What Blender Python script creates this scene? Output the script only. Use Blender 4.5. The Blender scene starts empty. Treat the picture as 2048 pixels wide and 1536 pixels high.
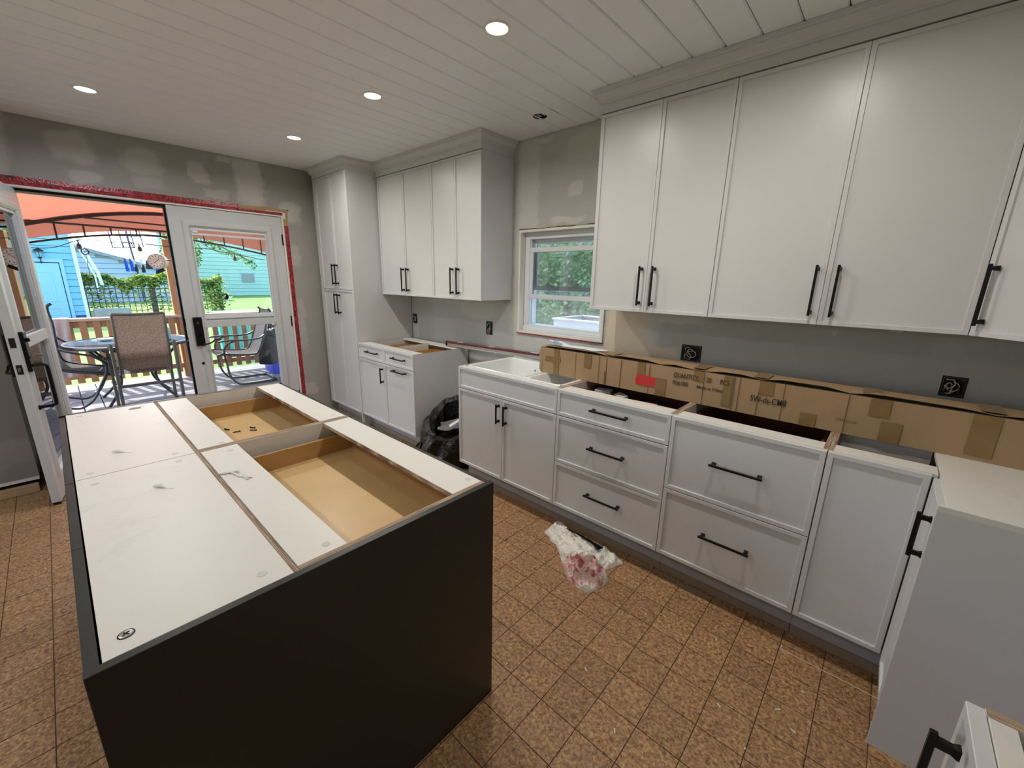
import bpy, bmesh, math, random
from mathutils import Vector, Matrix, noise
random.seed(7)
PI = math.pi
SC = bpy.context.scene
COL = SC.collection

# ------------------------------------------------------------------ camera
def make_camera():
    yaw, pitch, roll, f = 2.3051, -0.2487, 0.0201, 0.8228
    fw = Vector((math.cos(pitch)*math.cos(yaw), math.cos(pitch)*math.sin(yaw), math.sin(pitch)))
    r = fw.cross(Vector((0, 0, 1))).normalized(); u = r.cross(fw)
    r2 = math.cos(roll)*r + math.sin(roll)*u
    u2 = -math.sin(roll)*r + math.cos(roll)*u
    cam = bpy.data.cameras.new('camera')
    cam.sensor_width = 36.0
    cam.lens = f*1000/2048*36.0
    cam.clip_start = 0.02; cam.clip_end = 300
    o = bpy.data.objects.new('camera', cam); COL.objects.link(o)
    m = Matrix((r2, u2, -fw)).transposed().to_4x4()
    m.translation = Vector((4.6504, -2.6195, 1.522))
    o.matrix_world = m
    SC.camera = o
make_camera()

# ------------------------------------------------------------------ world, sun, exposure
SC.view_settings.view_transform = 'Standard'
SC.view_settings.look = 'None'
SC.view_settings.exposure = 0.26
SC.view_settings.gamma = 1.0
SC.view_settings.use_curve_mapping = False
SC.cycles.use_denoising = True
SC.cycles.max_bounces = 8
SC.cycles.diffuse_bounces = 4
SC.cycles.glossy_bounces = 3
SC.cycles.transmission_bounces = 4
SC.cycles.transparent_max_bounces = 10
SC.cycles.caustics_reflective = False
SC.cycles.caustics_refractive = False
SC.cycles.sample_clamp_indirect = 6.0

w = bpy.data.worlds.new('sky'); SC.world = w; w.use_nodes = True
nt = w.node_tree; nt.nodes.clear()
sky = nt.nodes.new('ShaderNodeTexSky'); sky.sky_type = 'NISHITA'
sky.sun_disc = False; sky.sun_elevation = math.radians(45); sky.sun_rotation = math.radians(258)
sky.altitude = 100; sky.air_density = 1.0; sky.dust_density = 2.0; sky.ozone_density = 1.0
bg = nt.nodes.new('ShaderNodeBackground'); bg.inputs['Strength'].default_value = 0.78
wo = nt.nodes.new('ShaderNodeOutputWorld')
nt.links.new(sky.outputs[0], bg.inputs[0]); nt.links.new(bg.outputs[0], wo.inputs[0])

def add_sun():
    l = bpy.data.lights.new('sun', 'SUN'); l.energy = 7.0; l.angle = math.radians(0.6)
    l.color = (1.0, 0.95, 0.86)
    o = bpy.data.objects.new('sun', l); COL.objects.link(o)
    d = Vector((1.0, 0.22, -1.02)).normalized()      # direction the light travels
    o.rotation_euler = d.to_track_quat('-Z', 'Y').to_euler(); o.location = (-9, -4, 7)
add_sun()

def portal(name, loc, rot, sx, sy):
    l = bpy.data.lights.new(name, 'AREA'); l.shape = 'RECTANGLE'; l.size = sx; l.size_y = sy
    l.cycles.is_portal = True
    o = bpy.data.objects.new(name, l); COL.objects.link(o); o.location = loc; o.rotation_euler = rot
portal('kitchen_window_daylight', (2.76, 0.16, 1.5), (PI/2, 0, PI), 0.8, 0.84)     # faces -y (into the room)
portal('fill_window_daylight', (1.8, -6.14, 1.575), (PI/2, 0, 0), 2.4, 1.55)  # portal of the unseen window added behind the camera
portal('patio_door_daylight', (-0.16, -1.87, 1.05), (0, PI/2, PI), 2.1, 1.95)

# ------------------------------------------------------------------ materials
def srgb(r, g, b):
    f = lambda c: (c/255)/12.92 if c/255 <= .04045 else ((c/255+.055)/1.055)**2.4
    return (f(r), f(g), f(b), 1)
class N:
    def __init__(s, name):
        s.m = bpy.data.materials.new(name); s.m.use_nodes = True
        s.t = s.m.node_tree; s.t.nodes.clear()
        s.out = s.t.nodes.new('ShaderNodeOutputMaterial')
    def n(s, ty, **kw):
        x = s.t.nodes.new(ty)
        for k, v in kw.items():
            if k in x.inputs: s.put(x.inputs[k], v)
            else: setattr(x, k, v)
        return x
    def put(s, sock, v):
        if isinstance(v, bpy.types.NodeSocket): s.t.links.new(v, sock)
        else: sock.default_value = v
    def math(s, op, a, b=None, c=None):
        x = s.t.nodes.new('ShaderNodeMath'); x.operation = op
        s.put(x.inputs[0], a)
        if b is not None: s.put(x.inputs[1], b)
        if c is not None: s.put(x.inputs[2], c)
        return x.outputs[0]
    def mix(s, fac, a, b):
        x = s.t.nodes.new('ShaderNodeMix'); x.data_type = 'RGBA'
        s.put(x.inputs[0], fac); s.put(x.inputs[6], a); s.put(x.inputs[7], b)
        return x.outputs[2]
    def ramp(s, fac, stops):
        x = s.t.nodes.new('ShaderNodeValToRGB'); e = x.color_ramp.elements
        while len(e) < len(stops): e.new(0.5)
        for i, (p, c) in enumerate(stops): e[i].position = p; e[i].color = c if len(c) == 4 else (*c, 1)
        s.put(x.inputs[0], fac); return x.outputs[0]
    def coord(s, kind='Object'):
        return s.n('ShaderNodeTexCoord').outputs[kind]
    def pos(s): return s.n('ShaderNodeNewGeometry').outputs['Position']
    def scale(s, v, sc):
        x = s.n('ShaderNodeMapping'); s.put(x.inputs[0], v); x.inputs['Scale'].default_value = sc; return x.outputs[0]
    def noise(s, v, scale=5, detail=4, rough=.55, dist=0.0):
        x = s.n('ShaderNodeTexNoise'); s.put(x.inputs['Vector'], v)
        x.inputs['Scale'].default_value = scale; x.inputs['Detail'].default_value = detail
        x.inputs['Roughness'].default_value = rough; x.inputs['Distortion'].default_value = dist
        return x
    def sep(s, v):
        x = s.n('ShaderNodeSeparateXYZ'); s.put(x.inputs[0], v); return x.outputs
    def bsdf(s, color, rough=.5, metal=0.0, spec=.5, bump=None, bs=.2, bd=.01, **kw):
        b = s.n('ShaderNodeBsdfPrincipled')
        s.put(b.inputs['Base Color'], color); s.put(b.inputs['Roughness'], rough); s.put(b.inputs['Metallic'], metal)
        s.put(b.inputs['Specular IOR Level'], spec)
        for k, v in kw.items(): s.put(b.inputs[k.replace('_', ' ')], v)
        if bump is not None:
            u = s.n('ShaderNodeBump'); u.inputs['Strength'].default_value = bs; u.inputs['Distance'].default_value = bd
            s.put(u.inputs['Height'], bump); s.t.links.new(u.outputs[0], b.inputs['Normal'])
        s.t.links.new(b.outputs[0], s.out.inputs[0]); return s.m
MAT = {}
def simple(name, col, rough=.5, metal=0.0, var=0.06, scale=8, bump=0.0, spec=.5):
    if name in MAT: return MAT[name]
    k = N(name); c = k.coord(); nz = k.noise(c, scale)
    dark = tuple(x*(1-var*2) for x in col[:3])+(1,); lite = tuple(min(1, x*(1+var)) for x in col[:3])+(1,)
    MAT[name] = k.bsdf(k.mix(nz.outputs[0], dark, lite), rough, metal, spec, nz.outputs[0] if bump else None, bump)
    return MAT[name]

def mat_paint():
    k = N('white_cabinet_paint'); p = k.pos(); nz = k.noise(p, 260, 2); n2 = k.noise(p, 1.5, 3)
    c = k.mix(n2.outputs[0], (.60, .61, .62, 1), (.65, .66, .67, 1))
    return k.bsdf(c, .33, 0, .45, nz.outputs[0], .05, .002)
MAT['paint'] = mat_paint()
def mat_melamine():
    k = N('white_melamine_board'); p = k.pos(); n2 = k.noise(p, 2.2, 5, .6, .6); n3 = k.noise(k.scale(p, (1.6, 1, 1)), 3.2, 7, .78, .5)
    base = k.mix(n2.outputs[0], (.70, .675, .63, 1), (.77, .75, .71, 1))
    sm = k.ramp(n3.outputs[0], [(0.0, (0, 0, 0)), (.55, (0, 0, 0)), (.72, (.32, .32, .32)), (1, (.5, .5, .5))])
    c = k.mix(sm, base, (.48, .47, .46, 1))
    return k.bsdf(c, .38, 0, .5)
MAT['melamine'] = mat_melamine()
def ply_nodes(k, p):
    st = k.noise(k.scale(p, (160, 160, 6)), 1, 2).outputs[0]
    return st
def mat_ply(name, axis):
    # plywood edge: laminations run along the board, alternate across its thickness
    k = N(name); p = k.coord('Object')
    sc = {'x': (420, 6, 6), 'y': (6, 420, 6), 'z': (6, 6, 420)}[axis]
    n1 = k.noise(k.scale(p, sc), 1, 1); n2 = k.noise(p, 9, 4)
    c = k.ramp(n1.outputs[0], [(.36, (.10, .06, .035)), (.46, (.34, .22, .14)), (.54, (.50, .37, .26)), (.64, (.18, .11, .065))])
    c = k.mix(k.math('MULTIPLY', n2.outputs[0], .25), c, (.42, .31, .23, 1))
    return k.bsdf(c, .7)
MAT['ply_x'] = mat_ply('plywood_edge_across_x', 'x'); MAT['ply_y'] = mat_ply('plywood_edge_across_y', 'y')
def mat_wood(name, a, b, grain=(3, 40, 40), rough=.5, scale=1.0):
    k = N(name); p = k.coord('Object')
    n1 = k.noise(k.scale(p, grain), scale, 5, .6, .8); n2 = k.noise(p, 6, 3)
    c = k.mix(n1.outputs[0], a, b); c = k.mix(k.math('MULTIPLY', n2.outputs[0], .3), c, tuple(x*.75 for x in a[:3])+(1,))
    return k.bsdf(c, rough, 0, .4, n1.outputs[0], .08, .004)
MAT['birch'] = mat_wood('varnished_birch', (.42, .235, .085, 1), (.58, .36, .15, 1), (2.5, 14, 14), .35)
MAT['birch_bottom'] = mat_wood('birch_ply_bottom', (.56, .37, .17, 1), (.70, .50, .26, 1), (6, 3, 8), .32)
MAT['pine'] = mat_wood('raw_pine', (.42, .27, .13, 1), (.60, .42, .23, 1), (30, 2, 30), .75)
MAT['lath'] = mat_wood('shim_strip_wood', (.26, .20, .15, 1), (.36, .29, .22, 1), (2, 30, 30), .8)
MAT['cedar'] = mat_wood('stained_deck_timber', (.36, .20, .10, 1), (.60, .37, .20, 1), (25, 25, 2.5), .7)
MAT['rail_top'] = mat_wood('weathered_handrail', (.50, .38, .28, 1), (.68, .55, .43, 1), (25, 2, 25), .7)
MAT['deckboard'] = mat_wood('grey_deck_board', (.14, .145, .17, 1), (.24, .245, .27, 1), (2, 40, 40), .7)
MAT['osb'] = mat_wood('torn_osb_edge', (.30, .19, .08, 1), (.62, .45, .22, 1), (20, 20, 50), .9, 2)
MAT['dark_green'] = simple('dark_green_grey_paint', (.016, .0175, .0145, 1), .36, var=.02, scale=3)
MAT['black'] = simple('matte_black_metal', (.008, .008, .009, 1), .38, 0.6, .02)
MAT['toe'] = simple('grey_toe_kick', (.40, .42, .47, 1), .5)
MAT['white_pvc'] = simple('white_window_vinyl', (.74, .78, .82, 1), .3, var=.02)
MAT['jamb'] = simple('primed_white_jamb', (.78, .76, .70, 1), .5, var=.04)
MAT['door_paint'] = simple('white_door_skin', (.60, .615, .63, 1), .35, var=.02)
MAT['sink'] = simple('white_glazed_ceramic', (.83, .85, .84, 1), .12, var=.01)
MAT['dark_brown'] = mat_wood('shaded_brown_drawer_side', (.11, .040, .018, 1), (.19, .070, .030, 1), (3, 20, 20), .5)  # inside shade put into the brown of drawers and carcass
MAT['cap'] = simple('screw_cover_sticker', (.62, .61, .59, 1), .5)
MAT['steel'] = simple('brushed_steel', (.52, .52, .50, 1), .32, .9)
MAT['dark_hole'] = simple('dark_cavity', (.012, .011, .010, 1), .9)
MAT['galv'] = simple('dusty_galvanised_box', (.07, .065, .06, 1), .55, .4, .2, 60)
MAT['wire_w'] = simple('white_cable_sheath', (.55, .54, .50, 1), .5)
MAT['wire_k'] = simple('black_cable_sheath', (.03, .03, .03, 1), .5)
MAT['copper'] = simple('bare_copper', (.45, .25, .12, 1), .4, .9)

def patched_wall(name, axis, base, comp, patches, paper=()):
    """drywall paper with hand-trowelled joint compound; patches are (u, z, half_u, half_z, strength); paper holds painted lamp glow"""
    k = N(name); p = k.pos(); s = k.sep(p); u = s[0] if axis == 'x' else s[1]; z = s[2]
    nz = k.noise(p, 5.5, 5, .6); n2 = k.noise(p, 22, 4, .6)
    wob = k.math('MULTIPLY', k.math('SUBTRACT', nz.outputs[0], .5), .16)
    wob2 = k.math('MULTIPLY', k.math('SUBTRACT', n2.outputs[0], .5), .05)
    uu = k.math('ADD', k.math('ADD', u, wob), wob2); zz = k.math('SUBTRACT', k.math('ADD', z, wob2), wob)
    masks = []
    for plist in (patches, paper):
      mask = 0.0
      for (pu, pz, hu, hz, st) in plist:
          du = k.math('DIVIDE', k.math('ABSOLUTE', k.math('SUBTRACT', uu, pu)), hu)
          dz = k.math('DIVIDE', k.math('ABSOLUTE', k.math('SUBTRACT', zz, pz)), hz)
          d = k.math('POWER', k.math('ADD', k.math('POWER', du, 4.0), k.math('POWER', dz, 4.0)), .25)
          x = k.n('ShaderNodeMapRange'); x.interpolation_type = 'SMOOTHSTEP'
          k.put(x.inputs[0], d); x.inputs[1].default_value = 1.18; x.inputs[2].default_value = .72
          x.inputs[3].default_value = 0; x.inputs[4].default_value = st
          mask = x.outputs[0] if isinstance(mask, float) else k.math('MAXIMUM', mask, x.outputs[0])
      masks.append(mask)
    mask = masks[0]
    fine = k.noise(p, 3, 6, .7)
    b = k.mix(fine.outputs[0], tuple(c*.88 for c in base[:3])+(1,), tuple(min(1, c*1.08) for c in base[:3])+(1,))
    cc = k.mix(fine.outputs[0], tuple(c*.92 for c in comp[:3])+(1,), comp)
    col = k.mix(mask, b, cc)
    if paper: col = k.mix(masks[1], col, (.72, .62, .48, 1))  # cream tint puts the warm lamp glow into the wall colour
    grit = k.noise(p, 140, 2)
    h = k.math('ADD', k.math('MULTIPLY', mask, 1.0), k.math('MULTIPLY', grit.outputs[0], .1))
    return k.bsdf(col, .85, 0, .25, h, .3, .002)
MAT['wall_far'] = patched_wall('taped_drywall_far', 'y', (.38, .365, .34, 1), (.58, .56, .52, 1), [  # base darker than the kitchen wall, its weaker light put into the colour
    (-2.80, 2.40, .155, .30, .75), (-2.34, 2.40, .12, .10, .7), (-2.29, 2.20, .09, .05, .6), (-1.94, 2.38, .12, .09, .7),
    (-1.93, 2.23, .10, .06, .45), (-1.58, 2.36, .075, .075, .8), (-1.46, 2.21, .10, .05, .55), (-1.19, 2.36, .125, .22, 1.0),
    (-1.38, 2.51, .06, .03, .8), (-.86, 2.12, .12, .11, .9), (-.86, 1.72, .045, .11, .5), (-.85, 1.0, .04, .30, .4), (-.85, .30, .10, .06, .5)])
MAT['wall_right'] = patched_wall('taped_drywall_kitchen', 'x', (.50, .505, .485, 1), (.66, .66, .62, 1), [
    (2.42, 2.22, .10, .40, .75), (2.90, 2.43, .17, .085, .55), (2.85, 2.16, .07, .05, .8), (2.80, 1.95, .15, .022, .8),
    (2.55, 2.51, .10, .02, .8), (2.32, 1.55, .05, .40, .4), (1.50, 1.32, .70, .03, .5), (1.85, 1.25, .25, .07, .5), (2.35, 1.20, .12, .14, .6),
    (2.25, .98, .30, .09, .7), (2.9, 1.02, .60, .05, .7), (3.36, 1.15, .20, .26, 1.0), (3.55, 1.31, .30, .035, .8), (.88, .95, .04, .08, .6),  # the strongest patch brightens the wall where lamp glow falls
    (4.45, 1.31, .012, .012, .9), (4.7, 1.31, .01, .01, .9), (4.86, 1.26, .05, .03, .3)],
    [(3.32, 1.16, .16, .22, .9), (3.5, 1.06, .22, .06, .8)])  # painted lamp glow right of the window
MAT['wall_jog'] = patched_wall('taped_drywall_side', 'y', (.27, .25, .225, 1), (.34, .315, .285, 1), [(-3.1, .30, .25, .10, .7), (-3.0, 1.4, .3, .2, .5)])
MAT['wall_plain'] = simple('drywall_plain', (.42, .40, .37, 1), .85, var=.05, scale=2)

def mat_ceiling():
    k = N('white_ceiling_plank'); p = k.pos(); nz = k.noise(p, 320, 2); n2 = k.noise(p, 1.0, 3)
    return k.bsdf(k.mix(n2.outputs[0], (.87, .885, .90, 1), (.90, .915, .93, 1)), .45, 0, .35, nz.outputs[0], .12, .002)
MAT['ceiling'] = mat_ceiling()
def mat_tile():
    k = N('cork_pattern_vinyl'); p = k.pos()
    oi = k.n('ShaderNodeObjectInfo').outputs['Random']
    n1 = k.noise(p, 78, 6, .7, .5); n2 = k.noise(p, 120, 3, .6); n3 = k.noise(p, 1.3, 3); n4 = k.noise(p, 14, 4)
    c = k.ramp(n1.outputs[0], [(.32, (.10, .038, .012)), (.43, (.25, .115, .034)), (.53, (.42, .215, .066)), (.66, (.60, .36, .13))])
    c = k.mix(k.ramp(n2.outputs[0], [(.33, (.55, .55, .55)), (.46, (0, 0, 0))]), c, (.12, .045, .018, 1))
    c = k.mix(k.math('MULTIPLY', k.ramp(n4.outputs[0], [(.4, (0, 0, 0)), (.7, (1, 1, 1))]), .35), c, (.30, .155, .085, 1))
    hsv = k.n('ShaderNodeHueSaturation'); k.put(hsv.inputs['Color'], c); hsv.inputs['Saturation'].default_value = .88
    k.put(hsv.inputs['Value'], k.math('ADD', .92, k.math('MULTIPLY', oi, .16)))
    return k.bsdf(hsv.outputs[0], k.math('ADD', .42, k.math('MULTIPLY', n3.outputs[0], .2)), 0, .4, n1.outputs[0], .04, .001)
MAT['tile'] = mat_tile()
MAT['grout'] = simple('tile_joint_brown', (.10, .045, .022, 1), .7, var=.15, scale=20)
def mat_glass(name='clear_window_glass', tint=(.93, .97, .96, 1)):
    k = N(name); fr = k.n('ShaderNodeFresnel'); fr.inputs['IOR'].default_value = 1.5
    t = k.n('ShaderNodeBsdfTransparent'); t.inputs[0].default_value = tint
    g = k.n('ShaderNodeBsdfGlossy'); g.inputs['Roughness'].default_value = 0.0; g.inputs[0].default_value = (1, 1, 1, 1)
    x = k.n('ShaderNodeMixShader'); k.put(x.inputs[0], k.math('MULTIPLY', fr.outputs[0], 1.3)); k.t.links.new(t.outputs[0], x.inputs[1]); k.t.links.new(g.outputs[0], x.inputs[2])
    k.t.links.new(x.outputs[0], k.out.inputs[0]); return k.m
MAT['glass'] = mat_glass()
def mat_screen():
    k = N('insect_screen_mesh'); t = k.n('ShaderNodeBsdfTransparent'); d = k.n('ShaderNodeBsdfDiffuse'); d.inputs[0].default_value = (.50, .55, .56, 1)
    x = k.n('ShaderNodeMixShader'); x.inputs[0].default_value = .36; k.t.links.new(t.outputs[0], x.inputs[1]); k.t.links.new(d.outputs[0], x.inputs[2])
    k.t.links.new(x.outputs[0], k.out.inputs[0]); return k.m
MAT['screen'] = mat_screen()
def mat_tape():
    k = N('red_sheathing_tape'); p = k.pos(); n = k.noise(p, 26, 4, .6, 1.0); n2 = k.noise(p, 70, 2)
    c = k.ramp(n.outputs[0], [(.36, (.05, .008, .012)), (.45, (.26, .012, .022)), (.58, (.42, .018, .032)), (.74, (.46, .08, .09))])
    return k.bsdf(c, .28, 0, .6, n2.outputs[0], .5, .006)
MAT['tape'] = mat_tape()
def mat_card():
    k = N('corrugated_cardboard'); p = k.coord('Object'); n1 = k.noise(k.scale(p, (90, 2, 1)), 1, 2); n2 = k.noise(p, 3, 4)
    c = k.mix(n2.outputs[0], (.33, .215, .115, 1), (.42, .285, .165, 1)); c = k.mix(k.math('MULTIPLY', n1.outputs[0], .35), c, (.28, .18, .10, 1))
    return k.bsdf(c, .75, 0, .3, n1.outputs[0], .12, .003)
MAT['card'] = mat_card()
MAT['parcel_tape'] = simple('brown_parcel_tape', (.25, .155, .065, 1), .22, var=.1, scale=20)
MAT['card_dark'] = simple('cardboard_fold_shadow_line', (.16, .095, .05, 1), .8)
MAT['ink'] = simple('black_stencil_ink', (.035, .025, .02, 1), .7)
MAT['red_sticker'] = simple('red_marker_sticker', (.62, .02, .02, 1), .5)
def mat_emit(name, col, s):
    k = N(name); e = k.n('ShaderNodeEmission'); e.inputs[0].default_value = col; e.inputs[1].default_value = s
    k.t.links.new(e.outputs[0], k.out.inputs[0]); return k.m
MAT['lamp_warm'] = mat_emit('warm_led_lens', (1, .90, .74, 1), 9)
MAT['lamp_cool'] = mat_emit('cool_led_lens', (.92, .96, 1, 1), 9)
MAT['lamp_ring'] = simple('white_lamp_trim', (.8, .8, .78, 1), .4, var=.01)
def mat_blackbag():
    k = N('black_bin_liner'); p = k.pos(); n = k.noise(p, 16, 4, .6, .8)
    return k.bsdf((.003, .003, .0035, 1), .27, 0, .4, n.outputs[0], .9, .02)
MAT['blackbag'] = mat_blackbag()
def mat_whitebag():
    k = N('white_plastic_bag_red_print'); p = k.pos(); s = k.sep(p)
    n = k.noise(p, 17, 3, .5, 1.2); n2 = k.noise(p, 50, 3, .6, .6)
    du = k.math('DIVIDE', k.math('SUBTRACT', s[0], 3.68), .125); dv = k.math('DIVIDE', k.math('SUBTRACT', s[1], -.965), .095)
    d = k.math('ADD', k.math('MULTIPLY', du, du), k.math('MULTIPLY', dv, dv))
    inside = k.math('LESS_THAN', d, 1.0)
    m = k.math('MULTIPLY', inside, k.ramp(n.outputs[0], [(.52, (0, 0, 0)), (.60, (.8, .8, .8))]))
    base = k.mix(n2.outputs[0], (.70, .68, .61, 1), (.86, .84, .80, 1))
    pink = k.mix(k.math('MULTIPLY', inside, .42), base, (.66, .26, .25, 1))
    return k.bsdf(k.mix(m, pink, (.42, .035, .05, 1)), .38, 0, .4, n2.outputs[0], .6, .01)
MAT['whitebag'] = mat_whitebag()

# ------------------------------------------------------------------ mesh helpers
class MB:
    def __init__(s): s.v = []; s.f = []; s.mi = []; s.mats = []
    def slot(s, mat):
        if mat not in s.mats: s.mats.append(mat)
        return s.mats.index(mat)
    def add(s, vs, fs, mat=None, M=None):
        b = len(s.v); k = s.slot(mat)
        s.v += [tuple(M @ Vector(v)) if M else tuple(v) for v in vs]
        for f in fs: s.f.append([b+i for i in f]); s.mi.append(k)
    def box(s, x0, x1, y0, y1, z0, z1, mat=None, M=None, bev=0.0):
        if x1 < x0: x0, x1 = x1, x0
        if y1 < y0: y0, y1 = y1, y0
        if z1 < z0: z0, z1 = z1, z0
        if bev <= 0:
            vs = [(x0, y0, z0), (x1, y0, z0), (x1, y1, z0), (x0, y1, z0), (x0, y0, z1), (x1, y0, z1), (x1, y1, z1), (x0, y1, z1)]
            fs = [(0, 3, 2, 1), (4, 5, 6, 7), (0, 1, 5, 4), (1, 2, 6, 5), (2, 3, 7, 6), (3, 0, 4, 7)]
            s.add(vs, fs, mat, M); return s
        bm = bmesh.new(); bmesh.ops.create_cube(bm, size=1)
        for v in bm.verts: v.co = Vector(((x0+x1)/2+v.co.x*(x1-x0), (y0+y1)/2+v.co.y*(y1-y0), (z0+z1)/2+v.co.z*(z1-z0)))
        bmesh.ops.bevel(bm, geom=bm.edges[:], offset=min(bev, .45*min(x1-x0, y1-y0, z1-z0)), segments=1, affect='EDGES')
        bm.verts.index_update()
        s.add([v.co for v in bm.verts], [[v.index for v in f.verts] for f in bm.faces], mat, M); bm.free(); return s
    def prism(s, poly, axis, a, b, mat=None, M=None):
        """extrude a 2-D polygon along axis ('x': poly=(y,z), 'y': (x,z), 'z': (x,y))"""
        n = len(poly)
        mk = {'x': lambda t, p: (t, p[0], p[1]), 'y': lambda t, p: (p[0], t, p[1]), 'z': lambda t, p: (p[0], p[1], t)}[axis]
        vs = [mk(a, p) for p in poly]+[mk(b, p) for p in poly]
        fs = [list(range(n))[::-1], list(range(n, 2*n))]+[(i, (i+1) % n, n+(i+1) % n, n+i) for i in range(n)]
        s.add(vs, fs, mat, M); return s
    def tube(s, pts, r, mat=None, seg=8, M=None, closed=False, rs=None, flat=None):
        pts = [Vector(p) for p in pts]; n = len(pts); vs = []; up = None
        for i, p in enumerate(pts):
            a = pts[i-1] if (i > 0 or closed) else p; c = pts[(i+1) % n] if (i < n-1 or closed) else p
            t = (c-a).normalized()
            if up is None: up = t.orthogonal().normalized()
            up = (up-t*up.dot(t)).normalized() if (up-t*up.dot(t)).length > 1e-6 else t.orthogonal().normalized()
            sd = t.cross(up); rr = rs[i] if rs else r
            for j in range(seg):
                an = 2*PI*j/seg
                vs.append(p+up*math.cos(an)*rr*(flat or 1)+sd*math.sin(an)*rr)
        fs = []
        for i in range(n if closed else n-1):
            for j in range(seg):
                a = i*seg+j; b = i*seg+(j+1) % seg; k = (i+1) % n
                fs.append((a, b, k*seg+(j+1) % seg, k*seg+j))
        if not closed: fs += [list(range(seg))[::-1], list(range((n-1)*seg, n*seg))]
        s.add(vs, fs, mat, M); return s
    def lathe(s, prof, mat=None, seg=20, M=None, cap=True):
        vs = [(r*math.cos(2*PI*j/seg), r*math.sin(2*PI*j/seg), z) for r, z in prof for j in range(seg)]
        fs = [(i*seg+j, i*seg+(j+1) % seg, (i+1)*seg+(j+1) % seg, (i+1)*seg+j) for i in range(len(prof)-1) for j in range(seg)]
        if cap: fs += [list(range(seg))[::-1], list(range((len(prof)-1)*seg, len(prof)*seg))]
        s.add(vs, fs, mat, M); return s
    def loft(s, rings, mat=None, M=None, cap0=True, cap1=True):
        n = len(rings[0]); vs = [v for r in rings for v in r]
        fs = [(i*n+j, i*n+(j+1) % n, (i+1)*n+(j+1) % n, (i+1)*n+j) for i in range(len(rings)-1) for j in range(n)]
        if cap0: fs.append(list(range(n))[::-1])
        if cap1: fs.append(list(range((len(rings)-1)*n, len(rings)*n)))
        s.add(vs, fs, mat, M); return s
    def mesh(s, name):
        me = bpy.data.meshes.new(name); me.from_pydata([tuple(v) for v in s.v], [], s.f)
        for m in s.mats: me.materials.append(MAT[m] if isinstance(m, str) else m)
        if len(s.mats) > 1: me.polygons.foreach_set('material_index', s.mi)
        bm = bmesh.new(); bm.from_mesh(me); bmesh.ops.recalc_face_normals(bm, faces=bm.faces[:]); bm.to_mesh(me); bm.free()
        me.update(); return me
    def build(s, name, mat=None, parent=None, smooth=False, loc=None, rotz=0, kind=None, label=None):
        if mat: s.mats = [mat if m is None else m for m in s.mats]
        me = s.mesh(name)
        if smooth:
            me.polygons.foreach_set('use_smooth', [True]*len(me.polygons))
        return link(name, me, parent, loc, rotz, kind, label)
def link(name, me, parent=None, loc=None, rotz=0, kind=None, label=None):
    o = bpy.data.objects.new(name, me); COL.objects.link(o)
    if parent: o.parent = parent
    if loc: o.location = loc
    if rotz: o.rotation_euler[2] = rotz
    if kind: o['kind'] = kind
    if label: o['label'] = label
    return o
def box(x0, x1, y0, y1, z0, z1, mat=None, bev=0.0): return MB().box(x0, x1, y0, y1, z0, z1, mat, None, bev)
def thing(name, label, cat, loc=(0, 0, 0), rotz=0, group=None):
    o = bpy.data.objects.new(name, None); COL.objects.link(o); o.empty_display_size = .1
    o.location = loc; o.rotation_euler[2] = rotz
    return tag(o, label, cat, group)
def tag(o, label, cat, group=None):
    o['label'] = label; o['category'] = cat
    if group: o['group'] = group
    return o
def dup(root, loc, rotz=None, label=None):
    def cp(o, par):
        c = o.copy(); COL.objects.link(c)
        if par: c.parent = par
        for ch in o.children: cp(ch, c)
        return c
    r = cp(root, None); r.location = loc
    if rotz is not None: r.rotation_euler[2] = rotz
    if label: r['label'] = label
    return r
def arc(cx, cz, r, a0, a1, n): return [(cx+r*math.cos(a0+(a1-a0)*i/n), cz+r*math.sin(a0+(a1-a0)*i/n)) for i in range(n+1)]
def smooth_path(pts, n=5):
    pts = [Vector(p) for p in pts]; out = []
    for i in range(len(pts)-1):
        p0 = pts[max(i-1, 0)]; p1 = pts[i]; p2 = pts[i+1]; p3 = pts[min(i+2, len(pts)-1)]
        for j in range(n):
            t = j/n
            out.append(.5*((2*p1)+(-p0+p2)*t+(2*p0-5*p1+4*p2-p3)*t*t+(-p0+3*p1-3*p2+p3)*t**3))
    out.append(pts[-1]); return out

# ------------------------------------------------------------------ room shell
H = 2.548
X1 = 5.49; Y1 = -6.0
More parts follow.
